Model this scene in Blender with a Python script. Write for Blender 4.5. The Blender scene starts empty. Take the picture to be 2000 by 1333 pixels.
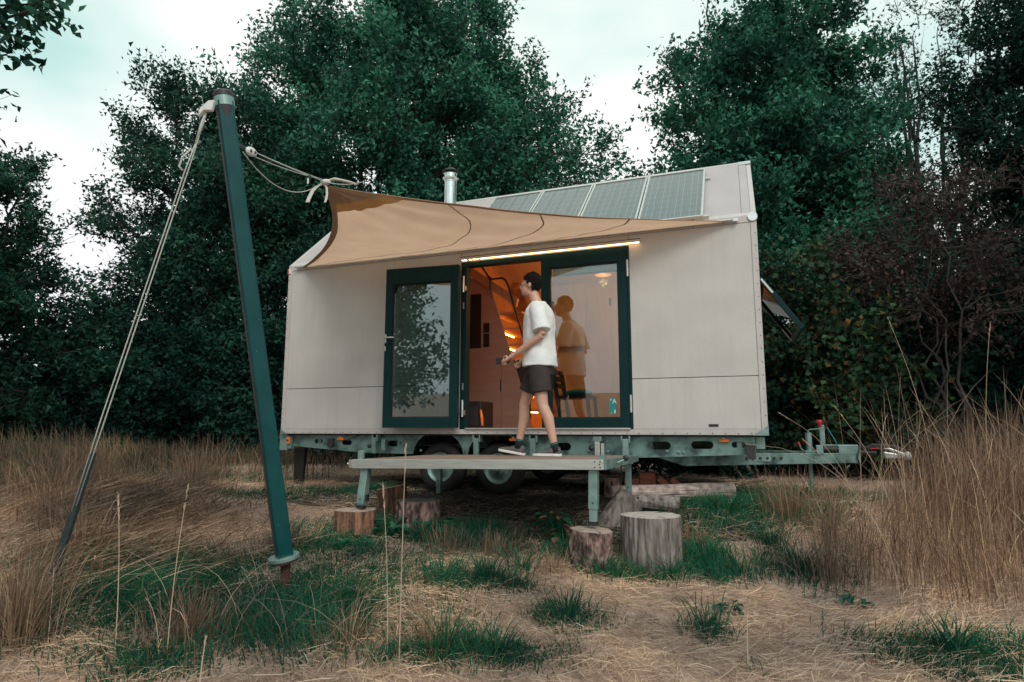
import bpy, bmesh, math, random
import numpy as np
from mathutils import Vector, Matrix, noise as mnoise

random.seed(7)
RNG = np.random.default_rng(7)
R = math.radians
scene = bpy.context.scene
COL = scene.collection

# ------------------------------------------------------------------ camera
cam_d = bpy.data.cameras.new('camera')
cam = bpy.data.objects.new('camera', cam_d)
COL.objects.link(cam)
cam.location = (5.8069, -6.7411, 0.0677)
cam.rotation_euler = (R(90) + 0.1397, 0, 0.3587)
cam_d.sensor_width = 36.0
cam_d.lens = 36.0 * 1212.8 / 2000.0
cam_d.clip_start = 0.05
cam_d.clip_end = 2000
scene.camera = cam

# ------------------------------------------------------------------ world, sun, exposure
SUN_EL, SUN_AZ = R(40), R(140)          # sun behind the camera and to its right, veiled by cloud
world = bpy.data.worlds.new('World')
scene.world = world
world.use_nodes = True
wn, wl = world.node_tree.nodes, world.node_tree.links
wn.clear()
w_out = wn.new('ShaderNodeOutputWorld')
w_bg = wn.new('ShaderNodeBackground')
w_bg.inputs['Strength'].default_value = 0.1
w_sky = wn.new('ShaderNodeTexSky')
w_sky.sky_type = 'NISHITA'
w_sky.sun_disc = False
w_sky.sun_elevation = SUN_EL
w_sky.sun_rotation = SUN_AZ
w_sky.dust_density = 2.0
w_tc = wn.new('ShaderNodeTexCoord')
w_map = wn.new('ShaderNodeMapping')
w_map.inputs['Scale'].default_value = (1.0, 1.0, 2.2)
w_map.inputs['Location'].default_value = (0.3, 0.9, 0.1)
w_n1 = wn.new('ShaderNodeTexNoise')
w_n1.inputs['Scale'].default_value = 1.5
w_n1.inputs['Detail'].default_value = 4
w_n1.inputs['Roughness'].default_value = 0.5
w_r1 = wn.new('ShaderNodeValToRGB')      # cloud body: teal thin cloud to white thick cloud
e = w_r1.color_ramp.elements
e[0].position, e[0].color = 0.34, (4.7, 7.7, 7.15, 1)
e[1].position, e[1].color = 0.535, (10.3, 10.6, 10.1, 1)
w_sep = wn.new('ShaderNodeSeparateXYZ')
w_r2 = wn.new('ShaderNodeValToRGB')      # dusk warmth low in the sky, all around
e = w_r2.color_ramp.elements
e[0].position, e[0].color = 0.0, (1, 1, 1, 1)
e[1].position, e[1].color = 0.42, (0, 0, 0, 1)
w_mixh = wn.new('ShaderNodeMixRGB')
w_mixh.inputs['Color2'].default_value = (8.5, 7.8, 8.9, 1)
w_mulh = wn.new('ShaderNodeMath'); w_mulh.operation = 'MULTIPLY'; w_mulh.inputs[1].default_value = 0.7
w_mix = wn.new('ShaderNodeMixRGB')
w_mix.inputs['Fac'].default_value = 0.88
wl.new(w_tc.outputs['Generated'], w_map.inputs['Vector'])
wl.new(w_map.outputs['Vector'], w_n1.inputs['Vector'])
wl.new(w_n1.outputs['Fac'], w_r1.inputs['Fac'])
wl.new(w_tc.outputs['Generated'], w_sep.inputs['Vector'])
wl.new(w_sep.outputs['Z'], w_r2.inputs['Fac'])
wl.new(w_r2.outputs['Color'], w_mulh.inputs[0])
wl.new(w_mulh.outputs[0], w_mixh.inputs['Fac'])
wl.new(w_r1.outputs['Color'], w_mixh.inputs['Color1'])
wl.new(w_sky.outputs['Color'], w_mix.inputs['Color1'])
wl.new(w_mixh.outputs['Color'], w_mix.inputs['Color2'])
wl.new(w_mix.outputs['Color'], w_bg.inputs['Color'])
wl.new(w_bg.outputs['Background'], w_out.inputs['Surface'])

sun_d = bpy.data.lights.new('sun', 'SUN')
sun_d.energy = 1.4
sun_d.angle = R(25)
sun_d.color = (1.0, 0.93, 0.88)
sun = bpy.data.objects.new('sun', sun_d)
COL.objects.link(sun)
sv = Vector((math.sin(SUN_AZ) * math.cos(SUN_EL), math.cos(SUN_AZ) * math.cos(SUN_EL), math.sin(SUN_EL)))
sun.rotation_euler = sv.to_track_quat('Z', 'Y').to_euler()
sun.location = (6, -10, 12)

vs = scene.view_settings
vs.view_transform = 'Standard'
vs.look = 'None'
vs.gamma = 1.0
vs.exposure = 0.18
vs.use_curve_mapping = False
scene.cycles.max_bounces = 8
scene.cycles.transparent_max_bounces = 12
scene.cycles.use_denoising = True

# ------------------------------------------------------------------ materials
MATS = {}


def mat(name, c1, c2=None, rough=0.6, metal=0.0, scale=8.0, stretch=(1, 1, 1), bump=0.0, bscale=None,
        spec=0.5, island=None, detail=4, lo=0.35, hi=0.65, trans=0.0, rvar=0.0, streak=0.0):
    if name in MATS:
        return MATS[name]
    m = bpy.data.materials.new(name)
    m.use_nodes = True
    n, l = m.node_tree.nodes, m.node_tree.links
    p = n['Principled BSDF']
    p.inputs['Roughness'].default_value = rough
    p.inputs['Metallic'].default_value = metal
    p.inputs['Specular IOR Level'].default_value = spec
    tc = n.new('ShaderNodeTexCoord')
    mp = n.new('ShaderNodeMapping')
    mp.inputs['Scale'].default_value = stretch
    l.new(tc.outputs['Object'], mp.inputs['Vector'])
    nz = n.new('ShaderNodeTexNoise')
    nz.inputs['Scale'].default_value = scale
    nz.inputs['Detail'].default_value = detail
    l.new(mp.outputs['Vector'], nz.inputs['Vector'])
    rp = n.new('ShaderNodeValToRGB')
    c2 = c2 or tuple(x * 0.8 for x in c1)
    if island:                            # a different tone for every loose blade or leaf
        g = n.new('ShaderNodeNewGeometry')
        cols = island
        el = rp.color_ramp.elements
        for i, c in enumerate(cols):
            pos = i / (len(cols) - 1)
            if i == 0:
                el[0].position, el[0].color = 0, (*c, 1)
            elif i == len(cols) - 1:
                el[-1].position, el[-1].color = 1, (*c, 1)
            else:
                k = el.new(pos); k.color = (*c, 1)
        l.new(g.outputs['Random Per Island'], rp.inputs['Fac'])
        nz.inputs['Scale'].default_value = .9; nz.inputs['Detail'].default_value = 3
        rc_ = n.new('ShaderNodeValToRGB')
        rc_.color_ramp.elements[0].position, rc_.color_ramp.elements[0].color = .38, (.55, .60, .62, 1)
        rc_.color_ramp.elements[1].position, rc_.color_ramp.elements[1].color = .64, (1.35, 1.30, 1.12, 1)
        l.new(nz.outputs['Fac'], rc_.inputs['Fac'])
        mi = n.new('ShaderNodeMixRGB'); mi.blend_type = 'MULTIPLY'; mi.inputs['Fac'].default_value = 1
        l.new(rp.outputs['Color'], mi.inputs['Color1']); l.new(rc_.outputs['Color'], mi.inputs['Color2'])
        rp = mi
    else:
        el = rp.color_ramp.elements
        el[0].position, el[0].color = lo, (*c1, 1)
        el[1].position, el[1].color = hi, (*c2, 1)
        l.new(nz.outputs['Fac'], rp.inputs['Fac'])
    l.new(rp.outputs['Color'], p.inputs['Base Color'])
    if streak:
        m2 = n.new('ShaderNodeMapping'); m2.inputs['Scale'].default_value = (7, 1, .35)
        l.new(tc.outputs['Object'], m2.inputs['Vector'])
        n3 = n.new('ShaderNodeTexNoise'); n3.inputs['Scale'].default_value = 2.2; n3.inputs['Detail'].default_value = 9; n3.inputs['Roughness'].default_value = .65
        l.new(m2.outputs['Vector'], n3.inputs['Vector'])
        r3 = n.new('ShaderNodeValToRGB'); r3.color_ramp.elements[0].position = .48; r3.color_ramp.elements[0].color = (1, 1, 1, 1)
        r3.color_ramp.elements[1].position = .78; r3.color_ramp.elements[1].color = (1 - streak, 1 - streak, 1 - streak * .95, 1)
        l.new(n3.outputs['Fac'], r3.inputs['Fac'])
        wv = n.new('ShaderNodeTexNoise'); wv.inputs['Scale'].default_value = 75; wv.inputs['Detail'].default_value = 2
        l.new(tc.outputs['Object'], wv.inputs['Vector'])
        r4 = n.new('ShaderNodeValToRGB'); r4.color_ramp.elements[0].position = .35; r4.color_ramp.elements[0].color = (.90, .90, .90, 1)
        r4.color_ramp.elements[1].position = .65; r4.color_ramp.elements[1].color = (1.0, 1.0, 1.0, 1)
        l.new(wv.outputs['Fac'], r4.inputs['Fac'])
        mu = n.new('ShaderNodeMixRGB'); mu.blend_type = 'MULTIPLY'; mu.inputs['Fac'].default_value = 1
        mu2 = n.new('ShaderNodeMixRGB'); mu2.blend_type = 'MULTIPLY'; mu2.inputs['Fac'].default_value = 1
        l.new(rp.outputs['Color'], mu.inputs['Color1']); l.new(r3.outputs['Color'], mu.inputs['Color2'])
        l.new(mu.outputs['Color'], mu2.inputs['Color1']); l.new(r4.outputs['Color'], mu2.inputs['Color2'])
        l.new(mu2.outputs['Color'], p.inputs['Base Color'])
    if rvar:
        mr = n.new('ShaderNodeMapRange')
        mr.inputs['To Min'].default_value = max(0, rough - rvar)
        mr.inputs['To Max'].default_value = min(1, rough + rvar)
        l.new(nz.outputs['Fac'], mr.inputs['Value'])
        l.new(mr.outputs['Result'], p.inputs['Roughness'])
    if bump:
        b = n.new('ShaderNodeBump')
        b.inputs['Strength'].default_value = bump
        b.inputs['Distance'].default_value = 0.01
        n2 = n.new('ShaderNodeTexNoise')
        n2.inputs['Scale'].default_value = bscale or scale * 4
        n2.inputs['Detail'].default_value = 5
        l.new(mp.outputs['Vector'], n2.inputs['Vector'])
        l.new(n2.outputs['Fac'], b.inputs['Height'])
        l.new(b.outputs['Normal'], p.inputs['Normal'])
    if trans:
        t = n.new('ShaderNodeBsdfTranslucent')
        mx = n.new('ShaderNodeMixShader')
        mx.inputs['Fac'].default_value = trans
        l.new(rp.outputs['Color'], t.inputs['Color'])
        l.new(p.outputs['BSDF'], mx.inputs[1])
        l.new(t.outputs['BSDF'], mx.inputs[2])
        l.new(mx.outputs['Shader'], n['Material Output'].inputs['Surface'])
    MATS[name] = m
    return m


def emit(name, col, strength):
    m = bpy.data.materials.new(name); m.use_nodes = True
    p = m.node_tree.nodes['Principled BSDF']
    p.inputs['Base Color'].default_value = (*col, 1)
    p.inputs['Emission Color'].default_value = (*col, 1)
    p.inputs['Emission Strength'].default_value = strength
    return m


def glass(name, tint, refl=1.45, rough=0.0):
    # a thin pane: clear straight through, mirror by Fresnel
    m = bpy.data.materials.new(name); m.use_nodes = True
    n, l = m.node_tree.nodes, m.node_tree.links
    n.remove(n['Principled BSDF'])
    tr = n.new('ShaderNodeBsdfTransparent'); tr.inputs['Color'].default_value = (*tint, 1)
    gl = n.new('ShaderNodeBsdfGlossy'); gl.inputs['Roughness'].default_value = rough
    gl.inputs['Color'].default_value = (0.93, 1.0, 1.0, 1)
    fr = n.new('ShaderNodeFresnel'); fr.inputs['IOR'].default_value = refl
    mx = n.new('ShaderNodeMixShader')
    l.new(fr.outputs['Fac'], mx.inputs['Fac'])
    l.new(tr.outputs['BSDF'], mx.inputs[1]); l.new(gl.outputs['BSDF'], mx.inputs[2])
    l.new(mx.outputs['Shader'], n['Material Output'].inputs['Surface'])
    return m


M_WALL = mat('wall_panel_board', (0.495, 0.485, 0.462), (0.585, 0.575, 0.548), rough=0.55, scale=2.4, detail=9, lo=0.25, hi=0.75, bump=0.12, bscale=260, spec=0.35, rvar=0.06, streak=.05)
M_WALL2 = mat('wall_panel_board_low', (0.545, 0.525, 0.505), (0.59, 0.57, 0.548), rough=0.55, scale=3, bump=0.12, bscale=260, spec=0.35, rvar=0.06, streak=.10)
M_TRIM = mat('wall_trim', (0.50, 0.475, 0.455), (0.56, 0.53, 0.51), rough=0.45, scale=5, spec=0.4, streak=.05)
M_ROOF = mat('roof_board', (0.41, 0.38, 0.375), (0.46, 0.425, 0.42), rough=0.5, scale=2.5, bump=0.1, bscale=200, streak=.05)
M_SEAM = mat('seal_gap', (0.05, 0.045, 0.04), rough=0.8)
M_RIVET = mat('rivet_metal', (0.22, 0.21, 0.20), rough=0.3, metal=0.9)
M_FRAME = mat('door_aluminium', (0.004, 0.026, 0.028), (0.005, 0.032, 0.034), rough=0.42, scale=4, spec=0.12)
M_GASKET = mat('rubber_gasket', (0.008, 0.009, 0.010), rough=0.6)
M_GALV = mat('galvanised_steel', (0.16, 0.265, 0.247), (0.27, 0.40, 0.37), rough=0.48, metal=0.55, scale=9, detail=6, bump=0.08, bscale=40, rvar=0.1)
M_GALVD = mat('galvanised_steel_worn', (0.045, 0.085, 0.082), (0.20, 0.325, 0.30), rough=0.5, metal=0.5, scale=6, detail=10, lo=0.33, hi=0.56, bump=0.1, bscale=45, rvar=0.12)
M_ALU = mat('brushed_aluminium', (0.52, 0.56, 0.53), (0.62, 0.66, 0.63), rough=0.38, metal=0.7, scale=6, stretch=(1, 1, 12), rvar=0.08)
M_STEEL = mat('stainless_steel', (0.62, 0.66, 0.65), (0.72, 0.75, 0.74), rough=0.18, metal=1.0, scale=20)
M_DARKM = mat('dark_steel', (0.02, 0.022, 0.024), (0.035, 0.035, 0.036), rough=0.5, scale=12)
M_BLACK = mat('black_plastic', (0.012, 0.013, 0.014), (0.02, 0.02, 0.02), rough=0.45, scale=20)
M_RUBBER = mat('tyre_rubber', (0.012, 0.013, 0.014), (0.022, 0.022, 0.02), rough=0.85, scale=30, bump=0.2)
M_AMBER = mat('amber_lens', (0.85, 0.16, 0.012), (0.95, 0.22, 0.02), rough=0.25, scale=40)
M_RED = mat('red_plastic', (0.42, 0.025, 0.03), (0.5, 0.04, 0.04), rough=0.35)
M_WHITEP = mat('white_plastic', (0.72, 0.74, 0.72), (0.62, 0.64, 0.62), rough=0.4, scale=20)
M_PLY = mat('birch_plywood', (0.46, 0.30, 0.235), (0.52, 0.345, 0.27), rough=0.55, scale=3, stretch=(1, 1, 6), detail=6, bump=0.05)
M_PLYW = mat('warm_plywood_lining', (0.50, 0.30, 0.19), (0.57, 0.35, 0.23), rough=0.55, scale=3, stretch=(6, 1, 1), detail=6)
M_DECK = mat('weathered_deck_boards', (0.20, 0.145, 0.11), (0.33, 0.25, 0.20), rough=0.8, scale=6, stretch=(0.6, 8, 8), detail=8, bump=0.4, bscale=30)
M_MAST = mat('mast_paint', (0.001, 0.046, 0.049), (0.003, 0.060, 0.062), rough=0.34, scale=5, detail=9, spec=0.22, bump=0.04, bscale=80, rvar=0.06)
M_RUST = mat('rusty_steel', (0.045, 0.022, 0.018), (0.09, 0.042, 0.03), rough=0.85, scale=14, detail=8, bump=0.4)
M_ROPE = mat('braided_rope', (0.42, 0.46, 0.42), (0.60, 0.62, 0.57), rough=0.8, scale=120, bump=0.4)
M_STRAP = mat('dark_webbing', (0.012, 0.03, 0.032), (0.03, 0.05, 0.05), rough=0.8, scale=60, bump=0.3)
M_WEB = mat('pale_webbing', (0.55, 0.53, 0.48), (0.66, 0.63, 0.58), rough=0.8, scale=60, bump=0.3)
M_SAIL = mat('sail_canvas', (0.72, 0.485, 0.335), (0.78, 0.535, 0.375), rough=0.8, scale=4, bump=0.15, bscale=180, spec=0.2, trans=0.5)
M_HEM = mat('sail_hem', (0.40, 0.26, 0.165), (0.45, 0.30, 0.19), rough=0.85, scale=8, trans=0.2)
M_PATCH = mat('sail_patch', (0.56, 0.34, 0.15), (0.62, 0.38, 0.17), rough=0.85, scale=8, trans=0.25)
M_PATCH2 = mat('sail_patch_double', (0.40, 0.275, 0.19), (0.45, 0.31, 0.215), rough=0.85, scale=8, trans=0.12)
M_STITCH = mat('sail_stitching', (0.36, 0.235, 0.145), (0.42, 0.28, 0.175), rough=0.9, scale=30, trans=0.2)
M_CELL = mat('solar_cell', (0.075, 0.11, 0.108), (0.095, 0.135, 0.13), rough=0.16, scale=3, spec=0.7)
M_BACKSHEET = mat('solar_backsheet', (0.17, 0.22, 0.215), (0.20, 0.25, 0.245), rough=0.2, scale=10, spec=0.6)
M_GLASS = glass('door_glass', (0.70, 0.80, 0.78), 2.1)
M_GLASSD = glass('dark_glass', (0.05, 0.06, 0.06), 1.5)
M_LED = emit('led_strip_light', (1.0, 0.58, 0.28), 4.5)
M_LEDIN = emit('stair_led_light', (1.0, 0.34, 0.05), 38.0)
M_SHADE = emit('pendant_lamp_light', (1.0, 0.30, 0.04), 0.55)
M_SHADE.node_tree.nodes['Principled BSDF'].inputs['Base Color'].default_value = (.03, .008, .002, 1)
M_BARK = mat('rough_bark', (0.045, 0.028, 0.024), (0.27, 0.185, 0.16), rough=0.9, lo=.40, hi=.60, scale=18, stretch=(1, 1, 0.5), detail=10, bump=0.9, bscale=30)
M_BARKG = mat('grey_weathered_wood', (0.085, 0.07, 0.064), (0.27, 0.235, 0.215), rough=0.85, scale=9, stretch=(3, 3, 0.45), detail=12, bump=0.6, bscale=22)
M_STRIP = mat('stripped_brown_wood', (0.06, 0.034, 0.027), (0.28, 0.14, 0.075), rough=0.8, scale=7, stretch=(2.2, 2.2, 0.22), detail=6, bump=0.5, bscale=20, lo=0.40, hi=0.60)
M_LOGP = mat('pale_peeling_bark', (0.22, 0.17, 0.155), (0.52, 0.42, 0.37), rough=0.9, scale=14, detail=10, bump=0.8, bscale=40)
M_CUT = mat('sawn_wood_end', (0.30, 0.22, 0.18), (0.43, 0.335, 0.28), rough=0.85, scale=16, detail=9, bump=0.4, bscale=60)
M_CUTG = mat('sawn_wood_end_grey', (0.36, 0.31, 0.28), (0.50, 0.44, 0.40), rough=0.85, scale=14, detail=9, bump=0.4, bscale=60)
M_CUTD = mat('sawn_wood_end_damp', (0.14, 0.12, 0.12), (0.28, 0.26, 0.26), rough=0.4, scale=7, detail=6, bump=0.2)
M_CRACK = mat('wood_crack', (0.012, 0.01, 0.009), rough=0.95)
M_BRICK = mat('terracotta', (0.36, 0.12, 0.07), (0.46, 0.17, 0.10), rough=0.85, scale=14, detail=8, bump=0.3)
M_SKIN = mat('skin', (0.52, 0.30, 0.22), (0.57, 0.34, 0.25), rough=0.5, scale=12)
M_HAIR = mat('dark_hair', (0.008, 0.007, 0.007), (0.016, 0.013, 0.012), rough=0.7, spec=0.2, scale=60, bump=0.6)
M_SHIRT = mat('white_cotton', (0.70, 0.73, 0.72), (0.76, 0.79, 0.78), rough=0.85, scale=6, bump=0.15, bscale=50)
M_SHORTS = mat('charcoal_cotton', (0.028, 0.022, 0.021), (0.04, 0.031, 0.029), rough=0.85, scale=10, bump=0.2, bscale=60)
M_SHOE = mat('grey_suede', (0.075, 0.075, 0.075), (0.11, 0.105, 0.10), rough=0.85, scale=20, bump=0.2)
M_SOLE = mat('white_sole', (0.66, 0.65, 0.62), (0.74, 0.72, 0.69), rough=0.6, scale=20)
M_SOCK = mat('black_sock', (0.01, 0.012, 0.014), rough=0.9)
M_TEALC = mat('teal_cloth', (0.01, 0.20, 0.20), (0.015, 0.26, 0.25), rough=0.8)
M_LEAF_A = mat('leaves_mid_green', (0, 0, 0), rough=0.55, spec=0.16, trans=0.22,
               island=[(0.014, 0.085, 0.064), (0.028, 0.145, 0.100), (0.046, 0.20, 0.135), (0.020, 0.105, 0.082), (0.085, 0.25, 0.175)])
M_LEAF_B = mat('leaves_dark_green', (0, 0, 0), rough=0.55, spec=0.14, trans=0.18,
               island=[(0.010, 0.052, 0.042), (0.018, 0.08, 0.058), (0.026, 0.10, 0.068), (0.014, 0.062, 0.052), (0.045, 0.12, 0.075)])
M_LEAF_D = mat('leaves_deep_green', (0, 0, 0), rough=0.6, spec=0.10, trans=0.10,
               island=[(0.006, 0.030, 0.026), (0.010, 0.046, 0.036), (0.014, 0.058, 0.042), (0.008, 0.036, 0.032)])
M_LEAF_C = mat('leaves_turning', (0, 0, 0), rough=0.55, spec=0.14, trans=0.18,
               island=[(0.016, 0.060, 0.036), (0.028, 0.085, 0.045), (0.05, 0.095, 0.04), (0.016, 0.055, 0.036), (0.028, 0.075, 0.04), (0.16, 0.085, 0.03)])
M_LEAF_R = mat('leaves_dull_red', (0, 0, 0), rough=0.6, spec=0.3, trans=0.15,
               island=[(0.04, 0.022, 0.024), (0.065, 0.036, 0.036), (0.022, 0.035, 0.03), (0.10, 0.058, 0.054), (0.03, 0.03, 0.028)])
M_BRANCH = mat('branch_bark', (0.018, 0.02, 0.018), (0.04, 0.038, 0.034), rough=0.9, scale=10)
M_BRANCHP = mat('pale_branch_bark', (0.05, 0.045, 0.042), (0.09, 0.08, 0.075), rough=0.9, scale=10)
M_SOIL = mat('trodden_straw_soil', (0.23, 0.155, 0.12), (0.42, 0.305, 0.24), rough=0.95, scale=2.2, detail=12, bump=0.6, bscale=25, lo=0.3, hi=0.7)
M_STRAW = mat('straw', (0, 0, 0), rough=0.75, spec=0.3, trans=0.15,
              island=[(0.18, 0.12, 0.09), (0.46, 0.325, 0.245), (0.66, 0.49, 0.38), (0.30, 0.205, 0.155), (0.54, 0.39, 0.295), (0.80, 0.62, 0.49), (0.40, 0.28, 0.21)])
M_DRY = mat('dry_grass', (0, 0, 0), rough=0.75, spec=0.3, trans=0.2,
            island=[(0.07, 0.040, 0.030), (0.16, 0.098, 0.070), (0.25, 0.165, 0.12), (0.11, 0.067, 0.048), (0.40, 0.285, 0.215), (0.19, 0.12, 0.086)])
M_DRYG = mat('dry_grass_with_green_stems', (0, 0, 0), rough=0.75, spec=0.2, trans=0.2,
             island=[(0.07, 0.045, 0.032), (0.20, 0.135, 0.092), (0.32, 0.22, 0.155), (0.05, 0.10, 0.06), (0.13, 0.085, 0.06), (0.42, 0.305, 0.225), (0.025, 0.085, 0.055)])
M_LAID = mat('laid_dry_grass', (0, 0, 0), rough=0.75, spec=0.3, trans=0.15,
             island=[(0.12, 0.08, 0.058), (0.34, 0.24, 0.175), (0.48, 0.35, 0.265), (0.22, 0.15, 0.11), (0.60, 0.455, 0.355)])
M_GREEN = mat('green_grass', (0, 0, 0), rough=0.6, spec=0.15, trans=0.25,
              island=[(0.006, 0.070, 0.044), (0.012, 0.105, 0.062), (0.020, 0.14, 0.080), (0.008, 0.085, 0.056), (0.012, 0.10, 0.06), (0.09, 0.15, 0.06)])
M_WEED = mat('weed_leaves', (0, 0, 0), rough=0.55, spec=0.4, trans=0.25,
             island=[(0.010, 0.085, 0.052), (0.016, 0.12, 0.072), (0.012, 0.095, 0.06)])
M_STALK = mat('pale_dry_stalk', (0.40, 0.30, 0.215), (0.50, 0.38, 0.28), rough=0.8, scale=6)
M_SEEDW = mat('pale_seed_head', (0.6, 0.55, 0.48), rough=0.9)

# ------------------------------------------------------------------ mesh helpers
class MB:
    def __init__(s):
        s.v, s.f = [], []

    def add(s, v, f):
        o = len(s.v)
        s.v += [tuple(x) for x in v]
        s.f += [tuple(i + o for i in q) for q in f]
        return s

    def box(s, x0, x1, y0, y1, z0, z1):
        v = [(x, y, z) for z in (z0, z1) for y in (y0, y1) for x in (x0, x1)]
        return s.add(v, [(0, 2, 3, 1), (4, 5, 7, 6), (0, 1, 5, 4), (2, 6, 7, 3), (0, 4, 6, 2), (1, 3, 7, 5)])

    def obox(s, c, sx, sy, sz, m=None):
        """box centred on c, turned by the 3x3 matrix m"""
        v = []
        for z in (-.5, .5):
            for y in (-.5, .5):
                for x in (-.5, .5):
                    q = Vector((x * sx, y * sy, z * sz))
                    if m is not None:
                        q = m @ q
                    v.append(Vector(c) + q)
        return s.add(v, [(0, 2, 3, 1), (4, 5, 7, 6), (0, 1, 5, 4), (2, 6, 7, 3), (0, 4, 6, 2), (1, 3, 7, 5)])

    def prism(s, poly, vec):
        """polygon (3-D points) swept along vec"""
        n = len(poly); vec = Vector(vec)
        v = [Vector(p) for p in poly] + [Vector(p) + vec for p in poly]
        f = [tuple(range(n))[::-1], tuple(range(n, 2 * n))]
        f += [(i, (i + 1) % n, n + (i + 1) % n, n + i) for i in range(n)]
        return s.add(v, f)

    def tube(s, pts, rad, n=8, cap=True, squash=1.0):
        pts = [Vector(p) for p in pts]
        if not hasattr(rad, '__len__'):
            rad = [rad] * len(pts)
        t0 = (pts[1] - pts[0]).normalized()
        ref = Vector((0, 0, 1)) if abs(t0.z) < .9 else Vector((1, 0, 0))
        a = t0.cross(ref).normalized()
        v, f = [], []
        for i, p in enumerate(pts):
            t = (pts[min(i + 1, len(pts) - 1)] - pts[max(i - 1, 0)]).normalized()
            a = (a - t * a.dot(t)).normalized()
            b = t.cross(a)
            for k in range(n):
                w = 2 * math.pi * k / n
                v.append(p + a * (rad[i] * math.cos(w)) + b * (rad[i] * squash * math.sin(w)))
        for i in range(len(pts) - 1):
            for k in range(n):
                f.append((i * n + k, i * n + (k + 1) % n, (i + 1) * n + (k + 1) % n, (i + 1) * n + k))
        if cap:
            f.append(tuple(range(n))[::-1])
            f.append(tuple(range((len(pts) - 1) * n, len(pts) * n)))
        return s.add(v, f)

    def lathe(s, prof, c, axis='z', n=24):
        """profile of (radius, height) turned round an axis through c"""
        v, f = [], []
        c = Vector(c)
        for r, h in prof:
            for k in range(n):
                w = 2 * math.pi * k / n
                a, b = r * math.cos(w), r * math.sin(w)
                q = {'z': (a, b, h), 'y': (a, h, -b), 'x': (h, a, b)}[axis]
                v.append(c + Vector(q))
        m = len(prof)
        for i in range(m - 1):
            for k in range(n):
                f.append((i * n + k, i * n + (k + 1) % n, (i + 1) * n + (k + 1) % n, (i + 1) * n + k))
        f.append(tuple(range(n))[::-1])
        f.append(tuple(range((m - 1) * n, m * n)))
        return s.add(v, f)

    def ell(s, c, rx, ry, rz, n=16, m=10, mt=None):
        v, f = [], []
        for i in range(1, m):
            th = math.pi * i / m
            for k in range(n):
                w = 2 * math.pi * k / n
                q = Vector((rx * math.sin(th) * math.cos(w), ry * math.sin(th) * math.sin(w), rz * math.cos(th)))
                if mt is not None:
                    q = mt @ q
                v.append(Vector(c) + q)
        top = Vector((0, 0, rz)); bot = Vector((0, 0, -rz))
        if mt is not None:
            top, bot = mt @ top, mt @ bot
        v += [Vector(c) + top, Vector(c) + bot]
        T, B = len(v) - 2, len(v) - 1
        for i in range(m - 2):
            for k in range(n):
                f.append((i * n + k, (i + 1) * n + k, (i + 1) * n + (k + 1) % n, i * n + (k + 1) % n))
        for k in range(n):
            f.append((T, k, (k + 1) % n))
            f.append((B, (m - 2) * n + (k + 1) % n, (m - 2) * n + k))
        return s.add(v, f)

    def rings(s, rr, n=20, wob=0.0, k=5, ph=0.0):
        """loft through horizontal ellipses (x,y,z,rx,ry)"""
        v, f = [], []
        for j, (x, y, z, rx, ry) in enumerate(rr):
            for i in range(n):
                w = 2 * math.pi * i / n
                q = 1 + wob * math.sin(k * w + ph + j * .9) + wob * .6 * math.sin((k + 3) * w - j * 1.7)
                v.append((x + rx * q * math.cos(w), y + ry * q * math.sin(w), z))
        m = len(rr)
        for j in range(m - 1):
            for i in range(n):
                f.append((j * n + i, j * n + (i + 1) % n, (j + 1) * n + (i + 1) % n, (j + 1) * n + i))
        f.append(tuple(range(n))[::-1]); f.append(tuple(range((m - 1) * n, m * n)))
        return s.add(v, f)

    def build(s, name, material, parent=None, bevel=0.0, smooth=False, seg=2):
        me = bpy.data.meshes.new(name)
        me.from_pydata(s.v, [], s.f)
        bm = bmesh.new(); bm.from_mesh(me)
        bmesh.ops.recalc_face_normals(bm, faces=bm.faces)
        bm.to_mesh(me); bm.free()
        me.materials.append(material)
        o = bpy.data.objects.new(name, me)
        COL.objects.link(o)
        if parent is not None:
            o.parent = parent
            o.matrix_parent_inverse = parent.matrix_basis.inverted()
        if smooth:
            for p in me.polygons:
                p.use_smooth = True
        if bevel:
            b = o.modifiers.new('bevel', 'BEVEL')
            b.width = bevel; b.segments = seg; b.limit_method = 'ANGLE'; b.angle_limit = R(40)
        return o


def np_obj(name, co, quads=None, tris=None, material=None, parent=None, smooth=False):
    me = bpy.data.meshes.new(name)
    co = np.asarray(co, np.float32).reshape(-1, 3)
    me.vertices.add(len(co)); me.vertices.foreach_set('co', co.ravel())
    li, ls = [], []
    off = 0
    for arr, k in ((quads, 4), (tris, 3)):
        if arr is None or len(arr) == 0:
            continue
        arr = np.asarray(arr, np.int32).reshape(-1, k)
        li.append(arr.ravel()); ls.append(off + np.arange(len(arr), dtype=np.int32) * k)
        off += arr.size
    li = np.concatenate(li); ls = np.concatenate(ls)
    me.loops.add(len(li)); me.loops.foreach_set('vertex_index', li)
    me.polygons.add(len(ls)); me.polygons.foreach_set('loop_start', ls)
    if smooth:
        me.polygons.foreach_set('use_smooth', np.ones(len(ls), bool))
    me.update(calc_edges=True)
    me.validate()
    me.materials.append(material)
    o = bpy.data.objects.new(name, me)
    COL.objects.link(o)
    if parent is not None:
        o.parent = parent
        o.matrix_parent_inverse = parent.matrix_basis.inverted()
    return o


def tag(o, label, cat, group=None):
    o['label'] = label; o['category'] = cat
    if group:
        o['group'] = group
    return o


def thing(name, label, cat, loc=(0, 0, 0), group=None):
    o = bpy.data.objects.new(name, None)
    o.empty_display_size = 0.2
    COL.objects.link(o)
    o.location = loc
    return tag(o, label, cat, group)


def kind(o, k):
    o['kind'] = k
    return o


def part_copy(src, parent, loc=None, name=None):
    c = src.copy(); COL.objects.link(c); c.parent = parent
    if loc is not None:
        c.location = loc
    return c

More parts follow.
